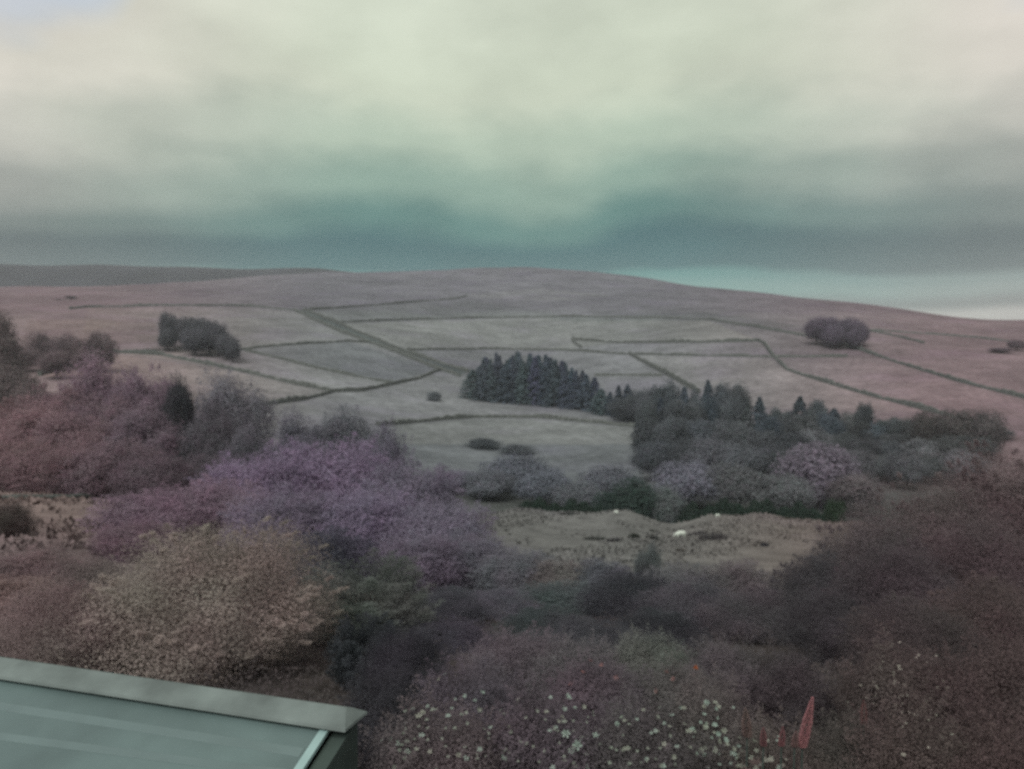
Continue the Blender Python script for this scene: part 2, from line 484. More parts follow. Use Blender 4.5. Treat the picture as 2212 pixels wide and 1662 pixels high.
# dark moor rising far behind on the left
def far_hill():
    xs = np.linspace(-1900, 150, 90)
    prof = [(0, -30), (0.35, 0.55), (0.5, 0.93), (0.6, 1.0), (0.75, 0.9), (1.0, 0.0)]
    V, Fc = [], []
    rows = 26
    for j in range(rows):
        t = j / (rows - 1)
        y = 1380 + 640 * t
        s = math.sin(math.pi * min(max(t, 0.0), 1.0)) ** 0.8
        for x in xs:
            px = CX + F * (x / 1700.0)
            toprow = np.interp(px, [-700, 0, 330, 700, 850, 1050], [585, 572, 578, 583, 600, 690])
            top = (700 - toprow) / F * 1700.0
            b = 1.5 * math.sin(x / 70.0) + 1.0 * math.sin(x / 31.0 + t * 6)
            V.append((x, y, -35 + (top + 35) * s + b * s))
    n = len(xs)
    for j in range(rows - 1):
        for i in range(n - 1):
            Fc.append((j * n + i, j * n + i + 1, (j + 1) * n + i + 1, (j + 1) * n + i))
    m = mesh_from('distant_moor', V, Fc, SOILM)
    for p in m.polygons:
        p.use_smooth = True
    structure(put('distant_moor', m))
far_hill()

# ------------------------------------------------------------------ dry stone walls
def densify(pts, step):
    out = []
    for (x0, y0), (x1, y1) in zip(pts[:-1], pts[1:]):
        n = max(1, int(math.hypot(x1 - x0, y1 - y0) / step))
        for k in range(n):
            t = k / n
            out.append((x0 + (x1 - x0) * t, y0 + (y1 - y0) * t))
    out.append(pts[-1])
    return out
def stone_wall(pts, label, h=1.6, w=0.9, dmin=135.0, seed=0, step=5.0):
    rng = random.Random(seed)
    P = [hit(X, Y, dmin) for X, Y in densify(pts, step)]
    # resample to even ground steps
    Q = [P[0]]
    for p in P[1:]:
        L = math.hypot(p[0] - Q[-1][0], p[1] - Q[-1][1])
        if L < 0.8:
            continue
        n = max(1, int(L / 3.0))
        a = Q[-1]
        for k in range(1, n + 1):
            q = a + (p - a) * (k / n)
            q = np.array([q[0], q[1], float(H(q[0], q[1]))])
            Q.append(q)
    Q = np.array(Q)
    base = Q[0].copy()
    V, Fc = [], []
    for i, q in enumerate(Q):
        t = Q[min(i + 1, len(Q) - 1)] - Q[max(i - 1, 0)]
        L = math.hypot(t[0], t[1]) or 1.0
        nx, ny = -t[1] / L, t[0] / L
        hh = h * (0.95 + 0.28 * math.sin(i * .23 + seed) * math.sin(i * .061 + 2 * seed)) * rng.uniform(0.75, 1.12) * (0.55 if rng.random() < 0.05 else 1.0)
        ww = w * rng.uniform(0.85, 1.15)
        p = q - base
        for s, k, zz in ((-1, .62, -0.5), (-1, .5, hh * .55), (-1, .36, hh * .9), (0, 0, hh), (1, .36, hh * .9), (1, .5, hh * .55), (1, .62, -0.5)):
            V.append((p[0] + nx * s * k * ww + rng.uniform(-.06, .06), p[1] + ny * s * k * ww + rng.uniform(-.06, .06), p[2] + zz))
    n = 7
    for i in range(len(Q) - 1):
        for k in range(n - 1):
            Fc.append((i * n + k, i * n + k + 1, (i + 1) * n + k + 1, (i + 1) * n + k))
    Fc.append(tuple(range(n))); Fc.append(tuple(reversed([(len(Q) - 1) * n + k for k in range(n)])))
    o = put('dry_stone_wall', mesh_from('dry_stone_wall', V, Fc, STONE), loc=base)
    tag(o, label, 'wall', 'dry stone walls between the fields')
    return o
WALLS = [
 ([(150, 668), (185, 665), (350, 661), (540, 662), (638, 672)], 'faint dry stone wall along the foot of the left moor, above the dark tree clump', 1.5),
 ([(655, 671), (800, 661), (985, 646), (1010, 640)], 'faint stone wall running right from the top of the sunken lane', 1.5),
 ([(655, 671), (690, 683), (760, 713), (880, 763), (1012, 804)], 'upper stone wall of the pair flanking the diagonal sunken lane', 2.0),
 ([(638, 672), (730, 716), (830, 752), (945, 798), (995, 814)], 'lower stone wall of the pair flanking the diagonal sunken lane', 2.0),
 ([(735, 697), (880, 692), (1030, 688), (1240, 685), (1420, 688), (1530, 691)], 'long level wall across mid hillside, above the pale oblong field', 1.5),
 ([(1530, 691), (1640, 708), (1745, 728), (1830, 748), (1940, 785), (2070, 825), (2212, 861), (2300, 885)], 'long wall slanting down right past the round hillside tree clump', 1.6),
 ([(880, 757), (1060, 755), (1230, 758), (1350, 766)], 'level wall above the plantation, from the lane to the slanting wall', 1.5),
 ([(1235, 735), (1340, 742), (1480, 741), (1640, 738), (1652, 745), (1665, 765), (1700, 800), (1760, 820), (1860, 850), (2010, 890), (2060, 903)], 'wall that runs level, then bends sharply and drops to the wood', 1.8),
 ([(1235, 735), (1255, 752)], 'short broken wall stub at the start of the bent wall', 1.6),
 ([(1350, 766), (1530, 769), (1668, 772), (1830, 771)], 'thin level wall along the top edge of the palest field', 1.2),
 ([(1360, 766), (1400, 789), (1450, 816), (1510, 850)], 'stout wall slanting down right to the wood behind the plantation', 2.6),
 ([(1285, 812), (1350, 811), (1430, 813)], 'short wall segment just right of the plantation tops', 1.2),
 ([(1880, 716), (1940, 728), (1995, 742)], 'dark wall slanting down right of the round hillside tree clump', 1.4),
 ([(1878, 714), (1990, 721), (2110, 730), (2212, 742)], 'faint high wall under the right skyline', 1.1),
 ([(240, 762), (350, 768), (480, 795), (560, 812), (640, 832), (720, 847)], 'wall along the lower side of the pale strip field on the left', 1.7),
 ([(720, 847), (780, 846), (850, 831), (900, 820), (950, 800)], 'curving wall joining the pale strip field to the sunken lane', 1.6),
 ([(720, 847), (690, 856), (650, 866), (570, 876), (500, 880)], 'wall branching down left from the strip field corner', 1.6),
 ([(505, 758), (600, 747), (750, 738), (810, 742)], 'faint wall running right from the foot of the dark tree clump', 1.2),
 ([(530, 758), (600, 774), (700, 800), (850, 830)], 'wall along the upper side of the pale strip field on the left', 1.3),
 ([(815, 920), (860, 917), (940, 909), (1020, 903), (1160, 903), (1300, 916), (1395, 926)], 'long gently arched wall below the plantation', 1.5),
 ([(85, 812), (180, 786), (240, 762)], 'wall dropping left below the round left-hand trees', 1.6),
 ([(240, 762), (330, 758), (430, 752)], 'faint wall from the wall corner to the foot of the dark tree clump', 0.8),
]
for k, (p, lab, h) in enumerate(WALLS):
    stone_wall(p, lab, h=h, w=1.1, seed=k)
stone_wall([(-120, 1077), (0, 1078), (150, 1078), (320, 1080)], 'low dark wall at the far edge of the tan left meadow', h=0.35, w=0.4, dmin=36, seed=77, step=12)

# ------------------------------------------------------------------ foliage meshes
def unit(v):
    return v / np.maximum(np.linalg.norm(v, axis=1, keepdims=True), 1e-9)
def leaf_mesh(name, P, N, size, tint, rng, aspect=0.6, mat=None):
    n = len(P)
    N = unit(N)
    T = unit(np.cross(N, unit(rng.normal(size=(n, 3)))))
    B = np.cross(N, T)
    s = (size * rng.uniform(0.7, 1.35, n))[:, None]
    V = np.stack([P + T * s, P + B * s * aspect, P - T * s, P - B * s * aspect], 1).reshape(-1, 3)
    me = bpy.data.meshes.new(name)
    me.vertices.add(4 * n); me.vertices.foreach_set('co', V.ravel())
    me.loops.add(4 * n); me.loops.foreach_set('vertex_index', np.arange(4 * n))
    me.polygons.add(n); me.polygons.foreach_set('loop_start', np.arange(n) * 4)
    at_ = me.attributes.new('tint', 'FLOAT', 'FACE')
    at_.data.foreach_set('value', np.asarray(tint, float))
    me.materials.append(mat or LEAF)
    me.update()
    return me
def crown_mesh(name, seed, n, leaf, centre_z, half, lobes, lobe_r, clumps=40, spread=0.16, inner=0.2, zmin=0.0, aspect=0.62, ragged=0.14, shoots=60, shoot_len=0.10):
    """unit crown: x, y in -0.5..0.5, z in 0..1"""
    rng = np.random.default_rng(seed)
    half = np.array(half)
    c0 = np.array([0, 0, centre_z])
    k = np.arange(lobes) + 0.5
    ph = np.arccos(np.clip(1 - 1.75 * k / lobes, -1, 1)); th = math.pi * (1 + 5 ** 0.5) * k + rng.uniform(0, 6)
    D = np.column_stack([np.sin(ph) * np.cos(th), np.sin(ph) * np.sin(th), np.cos(ph)]) + rng.normal(scale=0.18, size=(lobes, 3))
    D = unit(D)
    lr = rng.uniform(*lobe_r, lobes)
    LC = c0 + D * half * (1 - lr[:, None] * 1.0) * rng.uniform(0.66, 1.06, lobes)[:, None]
    CD = unit(rng.normal(size=(lobes, clumps, 3)) + np.array([0, 0, 0.25]))
    CR = rng.uniform(0.68, 1.18, (lobes, clumps))
    CT = rng.uniform(0.84, 1.16, (lobes, clumps)) * rng.uniform(0.82, 1.18, (lobes, 1))
    w = lr ** 2 / (lr ** 2).sum()
    li = rng.choice(lobes, n, p=w); ci = rng.integers(0, clumps, n)
    v = unit(CD[li, ci] + rng.normal(scale=spread * 1.7, size=(n, 3)))
    rr = lr[li] * CR[li, ci] * (1 - np.abs(rng.normal(scale=ragged, size=n)))
    inn = rng.random(n) < inner
    rr = np.where(inn, rr * rng.uniform(0.2, 0.9, n), rr)
    P = LC[li] + v * rr[:, None] * (half / half.max())
    q = (P - c0) / half
    ok = P[:, 2] > zmin
    # drop most leaves buried deep in the crown
    deep = np.linalg.norm(q, axis=1) < 0.5
    ok &= ~(deep & (rng.random(n) < 0.6))
    N = v * 0.9 + unit(q) * 0.5 + np.array([0, 0, 0.25]) + rng.normal(scale=0.27, size=(n, 3))
    tint = CT[li, ci] * rng.uniform(0.93, 1.07, n)
    P, N, tint = P[ok], N[ok], tint[ok]
    # shoots that break the outline
    ns = shoots
    if ns:
        per = max(12, n // 1500)
        li = rng.integers(0, lobes, ns)
        sd = unit(D[li] * 0.6 + rng.normal(scale=0.45, size=(ns, 3)) + np.array([0, 0, 0.55]))
        sb = LC[li] + sd * (lr[li] * 0.85)[:, None] * (half / half.max())
        L = rng.uniform(0.4, 1.0, ns) * shoot_len
        t = rng.uniform(0, 1, (ns, per))
        off = rng.normal(size=(ns, per, 3)) * (leaf * 1.1 + 0.10 * L[:, None] * (1 - t))[..., None]
        SP = (sb[:, None, :] + sd[:, None, :] * (t * L[:, None])[..., None] + off).reshape(-1, 3)
        SN = np.repeat(sd, per, 0) * 0.5 + rng.normal(scale=0.7, size=(ns * per, 3)) + np.array([0, 0, 0.4])
        ST = np.repeat(rng.uniform(0.9, 1.25, ns), per)
        k_ = SP[:, 2] > zmin
        P, N, tint = np.vstack([P, SP[k_]]), np.vstack([N, SN[k_]]), np.concatenate([tint, ST[k_]])
    return leaf_mesh(name, P, N, leaf, tint, rng, aspect)
def spruce_mesh(name, seed, n, leaf, fat=1.0):
    rng = np.random.default_rng(seed)
    levels = 24
    P, N, T = [], [], []
    per = n // (levels * 9)
    for l in range(levels):
        z = 0.04 + 0.95 * (l / (levels - 1)) ** 0.95
        L = 0.5 * fat * (1 - z) ** 0.72 * rng.uniform(0.82, 1.15) + 0.012
        for b in range(9):
            a = rng.uniform(0, 2 * math.pi); Lb = L * rng.uniform(0.75, 1.1)
            tt = rng.uniform(0.15, 1.0, per) ** 0.8
            r = Lb * tt
            lat = rng.normal(scale=0.035, size=per) * (1.2 - tt * 0.5)
            x = r * math.cos(a) - lat * math.sin(a); y = r * math.sin(a) + lat * math.cos(a)
            zz = z + 0.03 * tt - 0.055 * tt ** 2 + rng.normal(scale=0.012, size=per)
            P.append(np.column_stack([x, y, zz]))
            N.append(np.column_stack([np.full(per, math.cos(a)) * 0.6, np.full(per, math.sin(a)) * 0.6, np.full(per, 0.8)]) + rng.normal(scale=0.4, size=(per, 3)))
            T.append(rng.uniform(0.75, 1.2) * rng.uniform(0.8, 1.2, per))
    return leaf_mesh(name, np.vstack(P), np.vstack(N), leaf, np.concatenate(T), rng, 0.5)
def plume_mesh(name, seed, n, leaf, plumes=90):
    """feathery upright cypress: sprays leaning out and up from the middle"""
    rng = np.random.default_rng(seed)
    P, N, T = [], [], []
    per = n // plumes
    for b in range(plumes):
        a = rng.uniform(0, 2 * math.pi); z0 = rng.uniform(0.0, 0.72)
        rout = 0.46 * math.sqrt(max(0.05, 1 - (z0 / 0.98) ** 2.2)) * rng.uniform(0.75, 1.08)
        tt = rng.uniform(0, 1, per)
        r = rout * (0.45 + 0.55 * tt ** 0.8); zz = z0 + tt * 0.26 * rng.uniform(0.7, 1.1) - 0.03
        sw = 0.055 * (1.1 - tt * 0.8)
        x = r * math.cos(a) + rng.normal(scale=1, size=per) * sw
        y = r * math.sin(a) + rng.normal(scale=1, size=per) * sw
        P.append(np.column_stack([x, y, np.clip(zz, 0, 1.02)]))
        N.append(np.column_stack([np.full(per, math.cos(a)), np.full(per, math.sin(a)), np.full(per, 0.5)]) + rng.normal(scale=0.6, size=(per, 3)))
        T.append(rng.uniform(0.8, 1.2) * (0.9 + 0.25 * tt))
    return leaf_mesh(name, np.vstack(P), np.vstack(N), leaf, np.concatenate(T), rng, 0.45)
def trunk_mesh(name, seed, h=0.75, r=0.03, limbs=6):
    rng = random.Random(seed)
    V, Fc = [], []
    def tube(path, rad, sides=6):
        b = len(V)
        for (p, rr) in zip(path, rad):
            for k in range(sides):
                a = 2 * math.pi * k / sides
                V.append((p[0] + rr * math.cos(a), p[1] + rr * math.sin(a), p[2]))
        for i in range(len(path) - 1):
            for k in range(sides):
                k2 = (k + 1) % sides
                Fc.append((b + i * sides + k, b + i * sides + k2, b + (i + 1) * sides + k2, b + (i + 1) * sides + k))
        Fc.append(tuple(b + (len(path) - 1) * sides + k for k in range(sides)))
    w1, w2 = rng.uniform(-.03, .03), rng.uniform(-.03, .03)
    path = [(0, 0, -0.06), (w1 * .3, w2 * .3, h * .25), (w1, w2, h * .6), (w1 * 1.4, w2 * 1.2, h)]
    tube(path, [r * 1.35, r, r * .65, r * .2])
    for k in range(limbs):
        a = 2 * math.pi * k / limbs + rng.uniform(-.4, .4); z0 = h * rng.uniform(.22, .7); L = rng.uniform(.22, .36)
        dx_, dy_ = math.cos(a), math.sin(a)
        tube([(w1 * z0, w2 * z0, z0), (dx_ * L * .5, dy_ * L * .5, z0 + L * .35), (dx_ * L, dy_ * L, z0 + L * .8)], [r * .5, r * .35, r * .1], 5)
    return mesh_from(name, V, Fc, BARK)

LIB = {}
def lib(key, fn):
    LIB.setdefault(key, []).append(fn)
for s in range(5):
    LIB.setdefault('far_tree', []).append(crown_mesh('crown', 10 + s, 11500, 0.020, 0.55, (.5, .5, .46), 14 + s, (.20, .42), 16, 0.13, inner=0.15, shoots=24, shoot_len=.07))
for s in range(4):
    LIB.setdefault('far_bush', []).append(crown_mesh('crown', 30 + s, 9000, 0.020, 0.40, (.5, .5, .62), 18, (.28, .44), 24, 0.14))
for s in range(4):
    LIB.setdefault('spruce', []).append(spruce_mesh('crown', 50 + s, 4300, 0.028, 0.95 + 0.08 * s))
for s in range(3):
    LIB.setdefault('pine', []).append(crown_mesh('crown', 60 + s, 9000, 0.019, 0.58, (.5, .5, .44), 11, (.18, .34), 14, 0.12, zmin=0.1, inner=.15, shoots=30, shoot_len=.1))
for s in range(3):
    LIB.setdefault('mid_bush', []).append(crown_mesh('crown', 70 + s, 56000, 0.0088, 0.42, (.5, .5, .60), 26, (.18, .40), 22, 0.12, inner=0.2, shoots=120, shoot_len=0.11))
for s in range(3):
    LIB.setdefault('mid_tree', []).append(crown_mesh('crown', 80 + s, 44000, 0.0092, 0.56, (.5, .5, .45), 24, (.14, .32), 14, 0.12, inner=0.10, shoots=70, shoot_len=0.09))
LIB['open_tree'] = [crown_mesh('crown', 91, 24000, 0.0100, 0.58, (.5, .5, .43), 20, (.15, .26), 26, 0.13, inner=0.12)]
for s in range(2):
    LIB.setdefault('near_bush', []).append(crown_mesh('crown', 100 + s, 175000, 0.0044, 0.42, (.5, .5, .60), 44, (.16, .34), 24, 0.11, inner=0.25, shoots=200, shoot_len=0.055))
for s in range(3):
    LIB.setdefault('fore_bush', []).append(crown_mesh('crown', 110 + s, 60000, 0.0086, 0.42, (.5, .5, .60), 26, (.18, .38), 18, 0.13, inner=0.25, aspect=0.5, shoots=150, shoot_len=0.2))
LIB['plume'] = [plume_mesh('crown', 120, 60000, 0.0085, 170), plume_mesh('crown', 121, 36000, 0.011, 120)]
TRUNKS = [trunk_mesh('trunk', 200 + s) for s in range(3)]
CTRUNK = trunk_mesh('trunk', 210, 0.95, 0.02, 0)
STEMS = trunk_mesh('stems', 220, 0.5, 0.022, 7)
prng = random.Random(5)
PLANTS = []
def plant(kind, X, Ytop, d, wpx, col, label, name='tree', cat='tree', group=None, depth=1.0, var=None, sink=0.0, rz=None):
    """a plant standing on the ground at distance d, its top and width as measured in the photograph"""
    top = at(X, Ytop, d)
    x, y = float(top[0]), float(d)
    g = float(H(x, y)) - sink
    h = max(float(top[2]) - g, 0.3)
    w = wpx / F * d
    root = put(name, None, loc=(x, y, g))
    root.empty_display_size = 0.3
    tag(root, label, cat, group)
    meshes = LIB[kind]
    m = meshes[prng.randrange(len(meshes)) if var is None else var % len(meshes)]
    rz = prng.uniform(0, 6.28) if rz is None else rz
    j = lambda v: v * prng.uniform(0.94, 1.06)
    gy_ = 0.35 * col[0] + 0.4 * col[1] + 0.25 * col[2]
    gain = float(np.interp(d, [8, 13, 25, 60, 120, 250, 400], [1.28, 1.30, 1.26, 1.20, 1.32, 1.45, 1.5]))  # leaf colour lightened by distance, standing in for haze and veil
    br = prng.uniform(0.78, 1.30) if (group and 'wood' in group) else prng.uniform(0.93, 1.07)
    cool = math.exp(-((X - 1106) / 640.0) ** 2)  # lens cast put into the leaf colour: cooler towards the middle
    col = (col[0] * (1 - .05 * cool), col[1], col[2] * (1 + .13 * cool))
    c = tuple(v_ * br for v_ in ((v * 0.76 + gy_ * 0.24) * gain * prng.uniform(0.985, 1.015) for v in col))
    part = 'crown' if cat == 'tree' else 'foliage'
    # the crown turns inside its own unit circle; the depth scale then follows the turned axes
    put(part, m, root, rz=rz, scale=(w, w * depth, h), color=c)
    if cat == 'tree':
        t = CTRUNK if kind == 'spruce' else TRUNKS[prng.randrange(3)]
        put('trunk', t, root, rz=rz, scale=(min(w, h * 0.9), min(w, h * 0.9), h))
    else:
        put('stems', STEMS, root, rz=rz, scale=(min(w, h) * .9, min(w, h) * .9, h))
    PLANTS.append((x, y, g, w, w * depth, h, root))
    return root

# palette (as the near-infrared-sensitive camera shows it)
CONIFER = (0.062, 0.080, 0.094)
DARKBROAD = (0.085, 0.092, 0.092)
GREYLEAF = (0.145, 0.150, 0.150)
MAUVE = (0.190, 0.160, 0.195)
PURPLE = (0.230, 0.165, 0.240)
PINK = (0.245, 0.160, 0.180)
ROSE = (0.220, 0.140, 0.145)
TAN = (0.285, 0.230, 0.190)
OLIVE = (0.104, 0.110, 0.092)
DEEPGREEN = (0.040, 0.062, 0.048)
BROWN = (0.155, 0.115, 0.110)
DARK = (0.050, 0.052, 0.056)
SAGE = (0.150, 0.155, 0.125)

# ---- spruce plantation on the hillside
rows = [
 ('front', [(1020, 792, 345), (1041, 776, 345), (1063, 768, 344), (1086, 778, 342), (1108, 770, 340), (1131, 772, 338), (1154, 776, 336), (1177, 772, 334), (1200, 781, 332), (1222, 785, 329), (1244, 795, 326), (1264, 801, 323), (1283, 817, 320), (1300, 842, 316)]),
 ('middle', [(1032, 782, 354), (1054, 770, 353), (1078, 766, 352), (1100, 774, 350), (1122, 767, 348), (1144, 770, 346), (1168, 774, 344), (1190, 777, 342), (1213, 779, 339), (1236, 790, 336), (1258, 794, 333)]),
 ('rear', [(1046, 768, 364), (1070, 764, 362), (1094, 768, 360), (1118, 765, 358), (1142, 769, 356), (1166, 770, 353), (1192, 772, 350), (1216, 781, 347)]),
]
for rn, lst in rows:
    for k, (X, Yt, d) in enumerate(lst):
        plant('spruce', X + prng.uniform(-4, 4), Yt + prng.uniform(-5, 12), d + prng.uniform(-3, 3), prng.uniform(42, 70), tuple(v * prng.uniform(1.0, 1.3) for v in CONIFER), f'dark spruce, {ORD[k]} from the left in the {rn} row of the plantation', 'spruce_tree', group='spruces of the hillside plantation')
for k, (X, Yt, d, w) in enumerate([(1318, 848, 312, 40), (1336, 834, 308, 46), (1356, 832, 306, 50), (1378, 846, 302, 48), (1345, 862, 298, 60), (1382, 868, 294, 56)]):
    plant('spruce' if k < 3 else 'far_tree', X, Yt, d, w, CONIFER if k < 3 else DARKBROAD, f'{"dark conifer" if k < 3 else "dark broadleaf tree"}, {ORD[k]} in the gap between plantation and wood', 'spruce_tree' if k < 3 else 'broadleaf_tree', group='trees between plantation and wood')

# ---- mixed wood to the right, row by row
sky_row = [(1405, 842, 'far_tree', 64), (1440, 828, 'pine', 70), (1478, 840, 'spruce', 46), (1512, 848, 'pine', 60), (1530, 826, 'spruce', 46), (1562, 830, 'pine', 58), (1598, 838, 'far_tree', 54),
           (1641, 862, 'spruce', 46), (1684, 886, 'pine', 62), (1728, 860, 'spruce', 48), (1766, 866, 'pine', 58), (1802, 886, 'spruce', 50), (1836, 896, 'far_tree', 60), (1868, 872, 'pine', 48),
           (1905, 908, 'pine', 52), (1936, 906, 'pine', 52), (1968, 908, 'far_tree', 60), (2010, 898, 'far_tree', 90), (2070, 890, 'far_tree', 100), (2130, 898, 'far_tree', 96)]
for k, (X, Yt, kind, w) in enumerate(sky_row):
    col = {'spruce': CONIFER, 'pine': (0.068, 0.080, 0.082)}.get(kind, DARKBROAD)
    if X > 1980:
        col = (0.088, 0.078, 0.076)
    d = float(np.interp(X, [1400, 1650, 1900, 2150], [285, 262, 245, 222]))
    plant(kind, X, Yt - 2, d, w * (0.88 if kind != 'spruce' else 1.5), col, f'{"pointed dark conifer" if kind == "spruce" else "dark tree"}, {ORD[k]} from the left along the top edge of the wood',
          'spruce_tree' if kind == 'spruce' else 'broadleaf_tree', group='trees along the top edge of the wood')
def wood_row(pts, d, label, cols, kinds=('far_tree',), wmin=70, wmax=95):
    for k, (X, Yt) in enumerate(pts):
        plant(kinds[k % len(kinds)], X, Yt, d + prng.uniform(-6, 6), prng.uniform(wmin, wmax), cols[k % len(cols)], label.format(ORD[k]), 'broadleaf_tree', group='trees inside the wood')
wood_row([(1400, 872), (1428, 862), (1462, 868), (1500, 876), (1530, 864), (1572, 860), (1612, 872), (1660, 898), (1700, 905), (1742, 892), (1782, 900), (1822, 912), (1850, 905), (1885, 915), (1925, 932), (1990, 922), (2045, 915), (2100, 912), (2150, 925)], 242,
         'dark tree, {} from the left in the second row of the wood', [DARKBROAD, CONIFER, (0.080, 0.088, 0.090)], ('far_tree', 'spruce', 'pine', 'far_tree', 'pine'), 52, 78)
wood_row([(1410, 915), (1455, 905), (1510, 912), (1560, 908), (1600, 918), (1650, 930), (1705, 938), (1755, 930), (1810, 938), (1865, 940), (1920, 955), (1985, 948), (2050, 942), (2110, 945)], 214,
         'dark greyish tree, {} from the left in the middle row of the wood', [DARKBROAD, (0.095, 0.100, 0.104), (0.078, 0.086, 0.092), (0.115, 0.120, 0.126)], ('far_tree', 'pine'), 70, 95)
wood_row([(1415, 960), (1470, 955), (1530, 950), (1590, 958), (1645, 970), (1700, 975), (1850, 975), (1905, 985), (1960, 985), (2020, 985), (2080, 980)], 186,
         'grey tree, {} from the left in the lower row of the wood', [(0.105, 0.110, 0.118), DARKBROAD, (0.125, 0.122, 0.130), (0.092, 0.098, 0.100)], ('far_tree',), 80, 110)
for X, Yt, d, w, col, lab in [
    (1772, 966, 160, 165, MAUVE, 'large rounded mauve tree at the lower right of the wood'),
    (1700, 1030, 150, 110, GREYLEAF, 'grey rounded tree left of the large mauve tree'),
    (1850, 1030, 150, 110, (0.15, 0.125, 0.13), 'mauve-brown tree right of the large mauve tree'),
    (1490, 1003, 155, 150, (0.165, 0.160, 0.185), 'pale mauve-grey tree with full crown at lower left of the wood'),
    (1420, 1050, 142, 100, GREYLEAF, 'low grey tree in front of the pale mauve-grey tree'),
    (1600, 1010, 150, 130, (0.125, 0.130, 0.130), 'dull grey broadleaf tree in the middle of the wood edge'),
    (1320, 1008, 160, 130, (0.125, 0.128, 0.140), 'dark blue-grey tree standing left of the wood in the valley'),
    (1250, 1042, 146, 105, GREYLEAF, 'small round grey tree in the valley beside the brow'),
    (1120, 985, 170, 150, (0.120, 0.128, 0.135), 'broad grey-green valley tree below the arched wall'),
    (1180, 1020, 152, 120, (0.140, 0.145, 0.155), 'rounded grey valley tree nearest the near pasture'),
    (1055, 1020, 158, 110, GREYLEAF, 'grey tree half hidden behind the purple thicket'),
    (985, 1020, 165, 100, MAUVE, 'mauve tree at the left end of the valley trees'),
    ]:
    plant('far_tree', X, Yt, d, w, col, lab, 'broadleaf_tree', group='valley trees')
plant('far_bush', 1045, 948, 238, 85, (0.080, 0.090, 0.088), 'dark bush alone in the field under the arched wall', 'bush', 'bush', depth=0.9)
plant('far_bush', 1118, 962, 230, 80, (0.105, 0.112, 0.112), 'dark grey bush right of the lone dark bush under the arched wall', 'bush', 'bush')
plant('far_bush', 938, 846, 330, 34, (0.11, 0.118, 0.118), 'tiny bush alone in the pale field left of the plantation', 'bush', 'bush')

# ---- hillside clumps
for k, (X, Yt, w, d) in enumerate([(366, 679, 44, 378), (362, 715, 40, 366), (402, 685, 50, 378), (428, 688, 54, 376), (452, 695, 50, 372), (470, 703, 48, 368), (488, 722, 46, 362), (502, 736, 32, 356), (420, 712, 60, 362)]):
    plant('far_tree', X, Yt, d, w, (0.080, 0.080, 0.088), f'dark tree, {ORD[k]} in the small clump on the left hillside', 'broadleaf_tree', group='dark clump on the left hillside')
for k, (X, Yt, w, d) in enumerate([(1764, 689, 50, 432), (1790, 687, 50, 436), (1816, 693, 46, 434), (1838, 690, 46, 436), (1858, 697, 36, 432), (1800, 705, 50, 425), (1845, 712, 44, 424)]):
    plant('far_tree', X, Yt, d, w, (0.118, 0.092, 0.122), f'purple-grey tree, {ORD[k]} in the round clump on the right hillside', 'broadleaf_tree', group='round clump on the right hillside')
for X, Yt, w, d, lab in [(92, 722, 58, 300, 'rounded pink-brown tree, leftmost of those above the left wall'), (140, 722, 66, 298, 'round pink-brown tree in the middle above the left wall'),
                         (176, 735, 56, 294, 'low pink-brown tree right of the middle one above the left wall'), (218, 722, 58, 296, 'round mauve tree at the corner of two left walls'),
                         (52, 750, 60, 285, 'dusky tree near the left edge below the round trees'), (120, 762, 70, 275, 'dusky low tree in front of the round left trees'),
                         (152, 639, 26, 640, 'tiny dark tree high on the left moor'), (128, 652, 18, 630, 'tiny bush below the dark tree on the left moor'),
                         (2196, 735, 40, 420, 'small dark tree at the right edge of the hillside'), (2160, 752, 44, 410, 'low purple bush near the right edge of the hillside')]:
    plant('far_tree', X, Yt, d, w, (0.135, 0.098, 0.105) if X < 1000 else (0.12, 0.085, 0.10), lab, 'broadleaf_tree', group='scattered hillside trees')
for k, (X, Yt, w, d) in enumerate([(5, 735, 90, 210), (25, 790, 110, 190), (-20, 690, 90, 230), (60, 830, 80, 180)]):
    plant('far_tree', X, Yt, d, w, (0.115, 0.088, 0.088), f'brown tree at the far left edge, {ORD[k]} from the top', 'broadleaf_tree', group='trees at the left edge')

